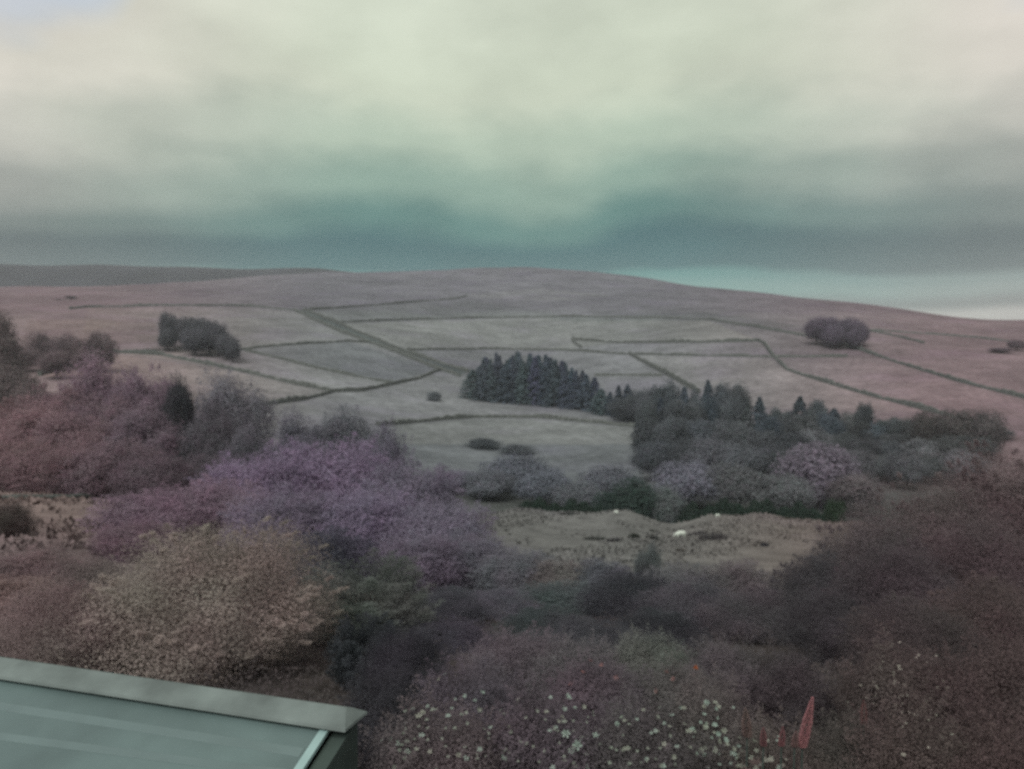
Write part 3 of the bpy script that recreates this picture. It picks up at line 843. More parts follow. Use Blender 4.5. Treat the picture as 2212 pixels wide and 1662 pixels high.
# ---- big trees at the left, across the meadow
for X, Yt, w, d, kind, col, lab in [
    (225, 788, 190, 112, 'mid_tree', (0.191, 0.128, 0.159), 'tall mauve tree in the back of the left-hand trees'),
    (310, 796, 170, 108, 'mid_tree', (0.191, 0.128, 0.161), 'tall mauve tree beside the dark ivy-clad tree'),
    (125, 834, 200, 106, 'mid_tree', (0.215, 0.132, 0.148), 'rosy tree at the back left behind the meadow'),
    (20, 860, 210, 102, 'mid_tree', (0.215, 0.130, 0.142), 'rosy tree at the left edge behind the meadow'),
    (230, 854, 200, 94, 'mid_tree', (0.206, 0.134, 0.161), 'pinkish tree in the middle of the left-hand trees'),
    (75, 880, 220, 90, 'mid_tree', (0.226, 0.137, 0.155), 'wide rosy tree nearest the meadow at left'),
    (165, 904, 210, 84, 'mid_tree', (0.218, 0.137, 0.159), 'wide pink-mauve tree nearest the meadow wall'),
    (300, 882, 190, 86, 'mid_tree', (0.186, 0.128, 0.157), 'mauve tree in front of the dark ivy-clad tree at left'),
    (10, 950, 220, 72, 'mid_bush', (0.211, 0.128, 0.140), 'rosy tall bush by the meadow wall at the left edge'),
    (110, 968, 220, 70, 'mid_bush', (0.220, 0.137, 0.155), 'pink tall bush by the meadow wall'),
    (245, 955, 220, 70, 'mid_bush', (0.191, 0.128, 0.151), 'dull mauve tall bush by the meadow wall beneath the trees'),
    (335, 982, 190, 68, 'mid_bush', (0.168, 0.116, 0.138), 'dim mauve tall bush at the right end of the meadow wall'),
    (388, 822, 96, 96, 'mid_tree', (0.050, 0.052, 0.056), 'dark narrow ivy-clad tree left of the open-crowned tree'),
    (405, 935, 120, 86, 'mid_tree', (0.066, 0.064, 0.070), 'dark tree below the ivy-clad tree'),
    (500, 806, 185, 92, 'open_tree', (0.165, 0.150, 0.170), 'grey open-crowned tree with gaps showing the field'),
    (455, 880, 120, 86, 'mid_tree', (0.145, 0.125, 0.145), 'grey-mauve tree below the open-crowned tree'),
    (540, 930, 120, 80, 'mid_tree', (0.125, 0.115, 0.130), 'dim grey tree right of the ivy-clad pair'),
    (440, 985, 120, 74, 'mid_bush', (0.13, 0.105, 0.12), 'dim mauve bush at the foot of the ivy-clad pair'),
    ]:
    bush = 'bush' in kind
    plant(kind, X, Yt, d, w, col, lab, 'bush' if bush else 'broadleaf_tree', 'bush' if bush else 'tree', group='trees beyond the left meadow')
plant('mid_bush', 10, 1085, 38, 120, (0.105, 0.080, 0.075), 'dark brown bush in the tan meadow at the left edge', 'bush', 'bush')
plant('mid_bush', 60, 1195, 22, 230, (0.20, 0.135, 0.14), 'pinkish scrub bush in front of the tan meadow', 'bush', 'bush')
plant('mid_bush', 175, 1210, 20, 190, (0.15, 0.110, 0.110), 'dull scrub bush between meadow and tan bush', 'bush', 'bush')
plant('mid_bush', 10, 1250, 17, 240, (0.23, 0.155, 0.15), 'pink-brown scrub at the left edge above the shed roof', 'bush', 'bush')

# ---- purple thicket in the middle left
for X, Yt, w, d, kind, col, lab in [
    (735, 893, 200, 78, 'mid_tree', (0.130, 0.130, 0.140), 'grey-green tree rising behind the purple thicket'),
    (650, 905, 130, 76, 'mid_tree', (0.145, 0.135, 0.155), 'grey-mauve tree behind the purple thicket at left'),
    (820, 935, 150, 70, 'mid_tree', (0.150, 0.138, 0.165), 'mauve-grey tree behind the purple thicket at right'),
    (700, 950, 330, 58, 'mid_bush', PURPLE, 'highest wide dome of the purple thicket'),
    (560, 985, 280, 54, 'mid_bush', PURPLE, 'left dome of the purple thicket beside the dark trees'),
    (880, 1000, 270, 55, 'mid_bush', MAUVE, 'right mauve dome of the purple thicket'),
    (340, 1062, 280, 44, 'mid_bush', (0.230, 0.150, 0.195), 'low pink-purple bush at the left end of the thicket'),
    (470, 1040, 250, 46, 'mid_bush', (0.235, 0.155, 0.205), 'pink-purple bush between the left end and left dome'),
    (630, 1062, 290, 42, 'mid_bush', (0.180, 0.140, 0.185), 'dusky purple bush in front of the highest dome'),
    (800, 1060, 290, 42, 'mid_bush', (0.205, 0.155, 0.210), 'purple bush in the middle front of the thicket'),
    (960, 1085, 250, 40, 'mid_bush', MAUVE, 'mauve bush at the right front of the thicket'),
    (1020, 1160, 230, 34, 'mid_bush', (0.165, 0.145, 0.165), 'grey-mauve bush trailing off right of the thicket'),
    (900, 1165, 240, 32, 'mid_bush', (0.190, 0.150, 0.185), 'nearest mauve bush right of the green cypress'),
    (290, 1130, 190, 34, 'mid_bush', (0.185, 0.118, 0.145), 'dark pink bush just behind the tan bush'),
    (700, 1150, 240, 30, 'mid_bush', (0.085, 0.080, 0.100), 'dark purple bush behind the green cypress'),
    ]:
    bush = 'bush' in kind
    plant(kind, X, Yt, d, w, col, lab, 'bush' if bush else 'broadleaf_tree', 'bush' if bush else 'tree', group='purple thicket')

# ---- tan bush, cypress and dark shrubs behind the shed
plant('near_bush', 450, 1163, 14.5, 670, TAN, 'large dome-shaped tan bush behind the shed roof', 'bush', 'bush', depth=0.75)
plant('near_bush', 110, 1275, 13.0, 420, (0.220, 0.165, 0.158), 'tan-pink bush at the left edge behind the shed roof', 'bush', 'bush', depth=0.8)
plant('plume', 790, 1200, 18.5, 350, OLIVE, 'feathery green cypress right of the tan bush', 'cypress_tree', 'tree', var=0)
plant('plume', 790, 1330, 13.0, 190, DARK, 'dark shade-coloured conifer between tan bush and flowering shrubs', 'conifer_shrub', 'bush', var=1)  # dark leaf colour stands in for the cypress's shaded lower side
plant('near_bush', 880, 1360, 12.5, 200, (0.062, 0.058, 0.064), 'dark shrub right of the shade-coloured conifer', 'bush', 'bush')
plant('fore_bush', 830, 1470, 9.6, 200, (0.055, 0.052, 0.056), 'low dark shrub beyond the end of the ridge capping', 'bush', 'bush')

# ---- middle scrub below the pasture
for X, Yt, w, d, kind, col, lab in [
    (1120, 1195, 200, 31, 'mid_bush', (0.150, 0.145, 0.150), 'grey scrub bush left below the near pasture'),
    (1200, 1213, 160, 30, 'mid_bush', (0.190, 0.165, 0.145), 'straw-tinted scrub bush below the near pasture'),
    (1400, 1182, 62, 38, 'mid_tree', (0.125, 0.135, 0.125), 'slim greenish sapling standing in the near pasture'),
    (1300, 1212, 160, 30, 'mid_bush', (0.130, 0.128, 0.138), 'dim grey scrub bush beside the slim sapling'),
    (1480, 1225, 190, 28, 'mid_bush', (0.145, 0.138, 0.138), 'grey-brown scrub bush right of the slim sapling'),
    (1590, 1215, 190, 28, 'mid_bush', (0.160, 0.142, 0.138), 'fawn scrub bush at the lower right of the near pasture'),
    (1220, 1275, 240, 26, 'mid_bush', (0.105, 0.118, 0.112), 'dull green bush in the middle of the scrub'),
    (1360, 1245, 230, 24, 'near_bush', (0.072, 0.070, 0.076), 'dark round bush in the centre of the scrub'),
    (1500, 1270, 250, 22, 'near_bush', (0.120, 0.108, 0.115), 'grey-purple bush right of the dark round bush'),
    (1630, 1285, 240, 20, 'near_bush', (0.118, 0.098, 0.104), 'dusky bush left of the big right-hand thicket'),
    (1180, 1330, 240, 18.5, 'near_bush', (0.085, 0.092, 0.090), 'dim green-grey bush under the straw-tinted scrub bush'),
    (1270, 1345, 200, 16.5, 'near_bush', (0.092, 0.088, 0.092), 'dim grey bush just behind the sage-tinted shrub'),
    (960, 1280, 200, 22, 'near_bush', (0.100, 0.095, 0.105), 'dim bush right of the feathery green cypress'),
    (1060, 1290, 220, 24, 'near_bush', (0.140, 0.120, 0.138), 'mauve-grey bush at the left of the scrub'),
    (980, 1350, 200, 17, 'near_bush', (0.100, 0.085, 0.098), 'dim mauve bush right of the dark shrubs'),
    (1420, 1330, 220, 18, 'near_bush', (0.066, 0.066, 0.070), 'dark low bush in front of the dark round bush'),
    ]:
    bush = kind != 'mid_tree'
    plant(kind, X, Yt, d, w, col, lab, 'bush' if bush else 'sapling', 'bush' if bush else 'tree', group='scrub below the pasture')

# ---- right-hand thicket
for X, Yt, w, d, col, lab in [
    (2190, 985, 380, 24, (0.165, 0.120, 0.124), 'tall pink-brown bush at the right edge, topmost of the thicket'),
    (2020, 1060, 340, 23, (0.155, 0.118, 0.120), 'pink-brown bush left of the topmost bush in the right thicket'),
    (1880, 1120, 280, 22, (0.130, 0.106, 0.110), 'brown bush on the left shoulder of the right thicket'),
    (1770, 1205, 230, 21, (0.090, 0.080, 0.085), 'dark brown bush at the left foot of the right thicket'),
    (2130, 1130, 360, 19, (0.125, 0.092, 0.098), 'wide reddish-brown bush in the right thicket below the topmost'),
    (1950, 1190, 320, 18, (0.102, 0.082, 0.088), 'dusky brown bush in the middle of the right thicket'),
    (1790, 1285, 230, 16, (0.075, 0.068, 0.072), 'dark bush in the hollow left of the right thicket'),
    (2160, 1270, 340, 14, (0.120, 0.085, 0.084), 'dark red-brown bush at the right edge, lower thicket'),
    (1970, 1310, 300, 13.5, (0.098, 0.078, 0.078), 'dark brown bush in the lower middle of the right thicket'),
    ]:
    plant('near_bush', X, Yt, d, w, col, lab, 'bush', 'bush', group='right-hand thicket')

# ---- foreground shrubs of the garden
FORE = []
for X, Yt, w, d, col, lab, sp in [
    (1110, 1372, 240, 12.5, (0.155, 0.122, 0.125), 'pinkish leafy shrub behind the flowering shrubs, left of centre', 0),
    (1240, 1385, 200, 12.0, (0.150, 0.135, 0.122), 'sage-tinted leafy shrub behind the flowering shrubs', 0),
    (1400, 1378, 190, 12.2, SAGE, 'pale sage shrub with upright leaf tips at lower centre', 0),
    (1570, 1398, 240, 11.5, (0.128, 0.108, 0.108), 'rounded dim shrub behind the lupins', 0),
    (1720, 1420, 230, 11.0, (0.090, 0.074, 0.076), 'dark brown rounded shrub right behind the lupins', 0),
    (1300, 1440, 280, 10.5, (0.145, 0.108, 0.112), 'reddish leafy shrub with scattered pink blooms', 'pink'),
    (1480, 1445, 220, 10.3, (0.130, 0.108, 0.100), 'brown leafy shrub with scattered pink and orange blooms', 'pink'),
    (1020, 1450, 260, 9.6, (0.128, 0.100, 0.108), 'mauve-brown leafy shrub with few white blooms', 'white'),
    (950, 1530, 330, 7.9, (0.150, 0.115, 0.105), 'white-flowered shrub beside the shed end', 'white'),
    (1180, 1505, 320, 8.2, (0.128, 0.100, 0.102), 'white-flowered shrub in the middle foreground', 'white'),
    (1400, 1540, 300, 7.9, (0.128, 0.102, 0.098), 'sparsely white-flowered shrub left of the densest one', 'white'),
    (1545, 1500, 260, 8.2, (0.135, 0.112, 0.100), 'densely white-flowered shrub left of the lupins', 'white'),
    (1690, 1590, 250, 7.6, (0.145, 0.115, 0.100), 'pale-flowered low shrub under the lupins', 'white'),
    (1830, 1570, 240, 7.9, (0.100, 0.082, 0.072), 'brown shrub right of the tall red lupin', 'white'),
    (1960, 1400, 300, 9.6, (0.118, 0.086, 0.082), 'brown shrub sprinkled with tiny white blooms at right', 'tiny'),
    (2130, 1400, 300, 9.2, (0.110, 0.078, 0.076), 'dark red-brown shrub at the right edge foreground', 0),
    (1980, 1560, 320, 7.6, (0.112, 0.080, 0.074), 'brown leafy shrub at the bottom right', 'tiny'),
    (2160, 1570, 300, 7.4, (0.118, 0.074, 0.076), 'reddish-brown shrub in the bottom right corner', 0),
    ]:
    r = plant('fore_bush', X, Yt, d, w, col, lab, 'flowering_shrub' if sp else 'leafy_shrub', 'shrub', group='foreground garden shrubs', depth=0.85, rz=0.0 if sp else None)
    FORE.append((PLANTS[-1], sp))

# ---- blooms, each a part of its shrub
def bloom_mesh(name, petals, lift, seed, double=False):
    rng = random.Random(seed)
    V, Fc = [(0, 0, 0.02)], []
    rings = [(1.0, 0.0)] + ([(0.62, 0.35)] if double else [])
    for rr, up in rings:
        for k in range(petals):
            a = 2 * math.pi * (k + up) / petals + rng.uniform(-.12, .12); L = 0.5 * rr * rng.uniform(.85, 1.1); wd = 4.6 / petals
            b = len(V)
            z = lift * rng.uniform(.6, 1.3) + up * 0.3
            V += [(L * .55 * math.cos(a - wd * .5), L * .55 * math.sin(a - wd * .5), z * .5 + up * .2),
                  (L * math.cos(a - wd * .28), L * math.sin(a - wd * .28), z), (L * 1.04 * math.cos(a), L * 1.04 * math.sin(a), z * 1.1),
                  (L * math.cos(a + wd * .28), L * math.sin(a + wd * .28), z), (L * .55 * math.cos(a + wd * .5), L * .55 * math.sin(a + wd * .5), z * .5 + up * .2)]
            Fc += [(0, b, b + 1), (0, b + 1, b + 2), (0, b + 2, b + 3), (0, b + 3, b + 4)]
    m = mesh_from(name, V, Fc, PETAL)
    at_ = m.attributes.new('tint', 'FLOAT', 'FACE')
    at_.data.foreach_set('value', [rng.uniform(.88, 1.1) for _ in Fc])
    return m
BLOOMS = [bloom_mesh('bloom', 5, 0.12, 1), bloom_mesh('bloom', 6, 0.2, 2, True), bloom_mesh('bloom', 5, 0.25, 3)]
def on_shrub(X, Y, want=None):
    v = ray(X, Y); v = v / np.linalg.norm(v)
    best = None
    for (x, y, g, w, w2, h, root), sp in FORE:
        if want and sp not in want:
            continue
        c = np.array([x, y, g + 0.42 * h]); s = np.array([w * .5, w2 * .5, h * .6])
        o_ = -c / s; dd = v / s
        A, B, Cc = dd @ dd, 2 * o_ @ dd, o_ @ o_ - 1.0
        disc = B * B - 4 * A * Cc
        if disc < 0:
            continue
        t = (-B - math.sqrt(disc)) / (2 * A)
        if t > 0 and (best is None or t < best[0]):
            best = (t, root, ((v * t) - c) / (s * s))
    if best is None:
        return None
    t, root, nrm = best
    return v * t, root, nrm / np.linalg.norm(nrm)
def add_bloom(X, Y, size, col, want, k):
    hh = on_shrub(X, Y, want)
    if hh is None:
        return False
    p, root, nrm = hh
    p = p + nrm * 0.015
    # face up and outwards
    nrm = nrm + np.array([prng.uniform(-1, 1), prng.uniform(-.8, .3), prng.uniform(-.2, 1.2)])
    nrm = nrm / np.linalg.norm(nrm)
    o = bpy.data.objects.new('bloom', BLOOMS[k % 3]); C.objects.link(o)
    o.parent = root
    o.location = tuple(float(v) for v in (p - np.array(root.location)))
    from mathutils import Vector
    q = Vector([float(v) for v in nrm]).to_track_quat('Z', 'Y')
    o.rotation_euler = q.to_euler()
    o.scale = (size * prng.uniform(.6, .95), size * prng.uniform(.6, .95), size)
    o.color = (*col, 1)
    return True
WHITE, CREAM = (0.34, 0.41, 0.36), (0.32, 0.33, 0.28)
spots = [  # blooms read off the photograph: x, y, size in metres
 (962, 1460, .07), (950, 1471, .06), (1041, 1498, .07), (1005, 1505, .06), (1026, 1515, .06), (1034, 1535, .08), (985, 1512, .05), (975, 1535, .05), (968, 1550, .06),
 (905, 1550, .08), (915, 1543, .07), (893, 1537, .06), (878, 1565, .05), (925, 1530, .05), (835, 1575, .05), (828, 1602, .05), (848, 1600, .06), (862, 1607, .05), (912, 1590, .06),
 (880, 1625, .06), (900, 1620, .05), (930, 1625, .06), (990, 1632, .07), (1005, 1640, .07), (1035, 1620, .06), (1080, 1638, .09), (1095, 1637, .06), (1056, 1575, .05), (1100, 1572, .05),
 (1122, 1515, .06), (1190, 1510, .06), (1225, 1510, .09), (1257, 1508, .06), (1218, 1535, .09), (1240, 1533, .06), (1258, 1530, .07), (1180, 1540, .06), (1213, 1552, .06), (1205, 1560, .05),
 (1188, 1580, .06), (1222, 1585, .10), (1200, 1573, .05), (1285, 1590, .08), (1246, 1612, .12), (1235, 1622, .08), (1218, 1645, .06), (1265, 1658, .07), (1195, 1658, .06), (1350, 1560, .06),
 (1336, 1566, .07), (1375, 1558, .06), (1355, 1618, .08), (1345, 1620, .05), (1455, 1638, .07), (1432, 1655, .06), (1395, 1640, .05)]
k = 0
for X, Y, s in spots:
    add_bloom(X, Y, s * 1.0, WHITE if prng.random() < .75 else CREAM, ('white',), k); k += 1
for _ in range(62):     # the densest drift left of the lupins
    X, Y = prng.gauss(1520, 66), prng.gauss(1552, 42)
    if Y < 1496 or X > 1610:
        continue
    add_bloom(X, Y, prng.uniform(.035, .07), WHITE if prng.random() < .55 else CREAM, ('white',), k); k += 1
for _ in range(34):
    X, Y = prng.uniform(1480, 1700), prng.uniform(1590, 1662)
    add_bloom(X, Y, prng.uniform(.04, .075), CREAM if prng.random() < .6 else WHITE, ('white',), k); k += 1
for _ in range(95):
    X, Y = prng.uniform(810, 1460), prng.uniform(1530, 1660)
    add_bloom(X, Y, prng.uniform(.03, .055), (0.30, 0.33, 0.28), ('white',), k); k += 1
for _ in range(60):     # tiny blooms on the brown shrub at right
    X, Y = prng.gauss(1955, 55), prng.gauss(1480, 55)
    add_bloom(X, Y, prng.uniform(.022, .042), (0.40, 0.38, 0.33), ('tiny',), k); k += 1
for X, Y, c in [(1164, 1432, 0), (1205, 1395, 0), (1235, 1410, 0), (1275, 1432, 0), (1300, 1440, 0), (1380, 1440, 0), (1410, 1448, 0), (1378, 1446, 1), (1210, 1450, 0), (1180, 1455, 0), (1330, 1468, 0),
                (1440, 1455, 0), (1455, 1470, 0), (1235, 1480, 0), (1500, 1446, 1), (1420, 1495, 0), (1260, 1455, 0)]:
    add_bloom(X, Y, 0.085, (0.34, 0.10, 0.035) if c else (0.25, 0.135, 0.125), ('pink',), k); k += 1

# ---- lupins
def lupin(X, Ytop, Ybase, d, wpx, col, label, lean=0.0):
    base = at(X - lean, Ybase, d); top = at(X, Ytop, d)
    g = float(H(base[0], d))
    root = put('lupin', None, loc=(base[0], d, g)); root.empty_display_size = 0.2
    tag(root, label, 'lupin', 'red lupins in the garden')
    rng = np.random.default_rng(int(X))
    b = base - np.array([base[0], d, g]); t = top - np.array([base[0], d, g])
    V, Fc = [], []
    pts = [np.zeros(3) - np.array([0, 0, .05]), b * np.array([.6, 1, .5]), b, b + (t - b) * .97]
    for i, p in enumerate(pts):
        r = .011 * (1 - .2 * i)
        for q in range(6):
            a = q * math.pi / 3
            V.append((p[0] + r * math.cos(a), p[1] + r * math.sin(a), p[2]))
    for i in range(3):
        for q in range(6):
            q2 = (q + 1) % 6
            Fc.append((i * 6 + q, i * 6 + q2, i * 6 + 6 + q2, i * 6 + 6 + q))
    put('stem', mesh_from('stem', V, Fc, GABLEM), root)
    # florets in tight whorls up the spike
    hgt = np.linalg.norm(t - b); W = wpx / F * d * .40
    V, Fc = [], []
    lev = max(10, int(hgt / 0.016))
    for l in range(lev):
        f = l / (lev - 1)
        rad = W * (0.95 - 0.10 * math.sin(f * 9)) * (1 - f ** 2.4) * (0.75 + 0.25 * min(1, f * 6)) + 0.004
        c = b + (t - b) * f
        m_ = 11
        for q in range(m_):
            a = 2 * math.pi * (q + (l % 2) * .5) / m_ + rng.uniform(-.1, .1)
            s = (0.013 + W * .11) * (1 - .45 * f) * rng.uniform(.85, 1.2)
            p = c + np.array([math.cos(a) * rad * .82, math.sin(a) * rad * .82, 0])
            o_ = np.array([math.cos(a), math.sin(a), .45]); sd = np.array([-math.sin(a), math.cos(a), 0]); upv = np.array([0, 0, 1.0])
            k0 = len(V)
            V += [p - o_ * s * .5, p + sd * s * .6, p + upv * s * .75, p - sd * s * .6, p - upv * s * .6, p + o_ * s]
            Fc += [(k0 + 5, k0 + 1, k0 + 2), (k0 + 5, k0 + 2, k0 + 3), (k0 + 5, k0 + 3, k0 + 4), (k0 + 5, k0 + 4, k0 + 1),
                   (k0, k0 + 2, k0 + 1), (k0, k0 + 3, k0 + 2), (k0, k0 + 4, k0 + 3), (k0, k0 + 1, k0 + 4)]
    m = mesh_from('flower_spike', V, Fc, PETAL)
    at_ = m.attributes.new('tint', 'FLOAT', 'FACE')
    at_.data.foreach_set('value', np.repeat(rng.uniform(.8, 1.2, len(Fc) // 8), 8))
    put('flower_spike', m, root, color=col)
    # palmate leaves round the stem
    V, Fc = [], []
    for q in range(7):
        a0 = q * 0.9; c = b * np.array([1, 1, .55 + .05 * q]) + np.array([math.cos(a0) * .09, math.sin(a0) * .09, 0])
        for w_ in range(8):
            a = 2 * math.pi * w_ / 8; L = .07
            dv = np.array([math.cos(a), math.sin(a), .25]); sv = np.array([-math.sin(a), math.cos(a), 0])
            k0 = len(V)
            V += [c, c + dv * L * .6 + sv * .012, c + dv * L, c + dv * L * .6 - sv * .012]
            Fc.append((k0, k0 + 1, k0 + 2, k0 + 3))
    m = mesh_from('leaves', V, Fc, LEAF)
    at_ = m.attributes.new('tint', 'FLOAT', 'FACE'); at_.data.foreach_set('value', np.ones(len(Fc)))
    put('leaves', m, root, color=BROWN)
LUP = (0.33, 0.165, 0.17)
lupin(1755, 1508, 1612, 7.1, 27, LUP, 'tallest red lupin spike in the right foreground', lean=22)
lupin(1649, 1574, 1610, 7.0, 15, (0.17, 0.09, 0.092), 'short red lupin spike, leftmost of the small pair')
lupin(1691, 1572, 1610, 7.0, 14, (0.19, 0.095, 0.098), 'short red lupin spike just left of the tallest', lean=3)
lupin(1720, 1582, 1612, 7.05, 16, (0.17, 0.11, 0.105), 'dull pink lupin spike crowded against the tallest', lean=4)
lupin(1610, 1532, 1590, 7.3, 26, (0.17, 0.12, 0.112), 'faded pink lupin spike among the pale blooms', lean=-4)
lupin(1866, 1515, 1562, 8.4, 16, (0.18, 0.085, 0.085), 'dim red lupin spike right of the tallest')

# ---- hedge on the far side of the pasture brow
def hedge(pts, label, hgt, thick, col, seed):
    rng = np.random.default_rng(seed)
    P, N, T = [], [], []
    base = None
    tot = 0
    for (X0, d0), (X1, d1) in zip(pts[:-1], pts[1:]):
        n = int(abs(X1 - X0) * 34)
        f = rng.random(n)
        X = X0 + (X1 - X0) * f; d = d0 + (d1 - d0) * f
        x = (X - CX) / F * d * 1.0
        g = H(x, d)
        wob = hgt * (0.85 + 0.18 * np.sin(X / 13.0) + 0.14 * np.sin(X / 5.3 + 1))
        a = rng.uniform(-0.2, math.pi + .2, n)
        ro = 1 - np.abs(rng.normal(scale=.15, size=n))
        P.append(np.column_stack([x + rng.normal(scale=.12, size=n), d - np.cos(a) * thick * ro, g + np.maximum(np.sin(a), -.05) * wob * ro]))
        N.append(np.column_stack([np.zeros(n), -np.cos(a), np.sin(a)]) + rng.normal(scale=.5, size=(n, 3)))
        T.append(rng.uniform(.7, 1.3, n))
    P = np.vstack(P); base = np.array([P[:, 0].mean(), P[:, 1].mean(), P[:, 2].min()])
    m = leaf_mesh('hedge', P - base, np.vstack(N), 0.13, np.concatenate(T), rng)
    o = put('hedge', m, loc=base, color=col)
    tag(o, label, 'hedge')
hedge([(1120, 118), (1200, 117), (1300, 117)], 'dark green hedge behind the left half of the pasture brow', 2.6, 1.2, DEEPGREEN, 1)
hedge([(1455, 118), (1560, 117), (1700, 117), (1830, 118)], 'dark green hedge behind the right half of the pasture brow', 3.0, 1.3, DEEPGREEN, 2)
plant('far_bush', 1372, 1042, 121, 150, DEEPGREEN, 'large dark green bush in the middle of the pasture brow', 'bush', 'bush')
plant('far_bush', 1315, 1068, 119, 80, DEEPGREEN, 'dark green bush joining hedge and large green bush', 'bush', 'bush')
plant('far_bush', 1440, 1060, 119, 90, (0.115, 0.128, 0.120), 'paler grey-green bush in the dip of the pasture brow', 'bush', 'bush')
plant('far_bush', 1805, 1080, 112, 50, (0.035, 0.058, 0.032), 'small dark green bush at the right end of the brow hedge', 'bush', 'bush')

# ---- rough grass standing in the near pasture and the left meadow
def rough_grass():
    rng = np.random.default_rng(8)
    n = 60000
    u = rng.uniform(-0.66, 0.66, n); d = 26 + (119 - 26) * rng.random(n) ** 0.8
    x = u * d
    clump = np.sin(x * .55 + 1) * np.sin(d * .47) + np.sin(x * .21 - d * .17) + rng.normal(scale=.5, size=n)
    k = clump > 0.1
    x, d, u = x[k], d[k], u[k]
    n = len(x)
    h = rng.uniform(.10, .34, n); w = h * rng.uniform(.35, .8, n); a = rng.uniform(0, 3.14, n)
    g = H(x, d) - .03
    lx, ly = rng.normal(scale=.12, size=n), rng.normal(scale=.12, size=n)
    V = np.stack([np.column_stack([x - w * np.cos(a), d - w * np.sin(a), g]), np.column_stack([x + w * np.cos(a), d + w * np.sin(a), g]),
                  np.column_stack([x + lx + w * .5 * np.cos(a), d + ly + w * .5 * np.sin(a), g + h]), np.column_stack([x + lx - w * .5 * np.cos(a), d + ly - w * .5 * np.sin(a), g + h * .8])], 1).reshape(-1, 3)
    me = bpy.data.meshes.new('rough_grass')
    me.vertices.add(4 * n); me.vertices.foreach_set('co', V.ravel())
    me.loops.add(4 * n); me.loops.foreach_set('vertex_index', np.arange(4 * n))
    me.polygons.add(n); me.polygons.foreach_set('loop_start', np.arange(n) * 4)
    col = field_colour(x, d, g) * rng.uniform(.88, 1.1, n)[:, None]
    ca_ = me.attributes.new('fieldcol', 'FLOAT_COLOR', 'POINT')
    ca_.data.foreach_set('color', np.repeat(np.column_stack([col, np.ones(n)]), 4, 0).ravel())
    me.materials.append(GROUND); me.update()
    o = structure(put('rough_grass', me), 'stuff')
    tag(o, 'rough tufted grass covering the near pasture and meadow', 'grass')
rough_grass()
def ground_cover():
    rng = np.random.default_rng(18)
    n = 90000
    u = rng.uniform(-0.68, 0.68, n); d = 5.5 * (34 / 5.5) ** rng.random(n)
    x = u * d
    h = rng.uniform(0, .45, n) * (0.5 + 0.5 * np.sin(x * 1.3 + 1) * np.sin(d * 1.1)) ** 2 + rng.uniform(0, .12, n)
    P = np.column_stack([x, d, H(x, d) + h])
    sx, sy = E_[0], E_[1]
    q = (P[:, :2] - np.array([sx, sy])); a_ = q @ t_[:2]; b_ = q @ n_[:2]
    k = ~((a_ < 0.15) & (b_ > -0.2) & (b_ < 2.6))
    P = P[k]; n = len(P)
    m = leaf_mesh('ground_cover', P, rng.normal(scale=.5, size=(n, 3)) + np.array([0, -.3, .8]), 0.028, rng.uniform(.7, 1.2, n), rng)
    o = structure(put('ground_cover', m, color=(0.105, 0.090, 0.090)), 'stuff')
    tag(o, 'low leafy ground cover between the garden shrubs', 'ground cover')
# ---- rush clumps dotted over the near pasture
def rush(X, Y, wpx, hpx, label, col):
    p = hit(X, Y, 45, 125)
    rng = np.random.default_rng(int(X * 7 + Y))
    w = wpx / F * p[1] * .5; h = hpx / F * p[1] * 1.2
    n = 260
    a = rng.uniform(0, 6.28, n); r = np.sqrt(rng.random(n)) * w
    V, Fc = [], []
    for q in range(n):
        x, y = r[q] * math.cos(a[q]), r[q] * math.sin(a[q]) * .7
        hh = h * rng.uniform(.5, 1.1) * (1 - .5 * (r[q] / w) ** 2); lx, ly = x / w * .35 * hh, y / w * .35 * hh
        z = float(H(p[0] + x, p[1] + y)) - p[2] - .03
        t = rng.uniform(0, 3.14); bx, by = .05 * math.cos(t), .05 * math.sin(t)
        k0 = len(V)
        V += [(x - bx, y - by, z), (x + bx, y + by, z), (x + lx + rng.normal() * .05, y + ly, z + hh)]
        Fc.append((k0, k0 + 1, k0 + 2))
    m = mesh_from('rush_clump', V, Fc, LEAF)
    at_ = m.attributes.new('tint', 'FLOAT', 'FACE'); at_.data.foreach_set('value', rng.uniform(.7, 1.2, n))
    o = put('rush_clump', m, loc=p, color=col)
    tag(o, label, 'rushes', 'rush clumps in the near pasture')
for X, Y, w, h, lab, c in [
    (1370, 1163, 22, 13, 'small very dark rush clump, nearest left of the sheep', (0.045, 0.052, 0.042)),
    (1413, 1166, 20, 10, 'small dark rush clump between the darkest clump and the sheep', (0.065, 0.072, 0.066)),
    (1285, 1166, 50, 9, 'wide faint rush clump at the left of the pasture', (0.085, 0.092, 0.085)),
    (1328, 1170, 32, 10, 'dull rush clump left of the darkest clump', (0.09, 0.09, 0.092)),
    (1540, 1165, 66, 18, 'broad mauve-grey rush bed right of the sheep', (0.085, 0.078, 0.082)),
    (1508, 1155, 40, 9, 'thin rush bed just right of the sheep', (0.095, 0.09, 0.092)),
    (1470, 1192, 24, 7, 'brown tuft of rushes below the sheep', (0.085, 0.070, 0.062)),
    (1415, 1150, 26, 6, 'faint tuft of rushes above the dark pair', (0.105, 0.105, 0.10)),
    (1652, 1180, 18, 8, 'lone dark tuft of rushes at the right of the pasture', (0.075, 0.070, 0.080)),
    (1230, 1112, 40, 8, 'dark rush strip near the left end of the brow', (0.085, 0.09, 0.085)),
    (1700, 1120, 20, 7, 'small brownish tuft near the right end of the brow', (0.09, 0.085, 0.07)),
    ]:
    rush(X, Y, w, h, lab, c)

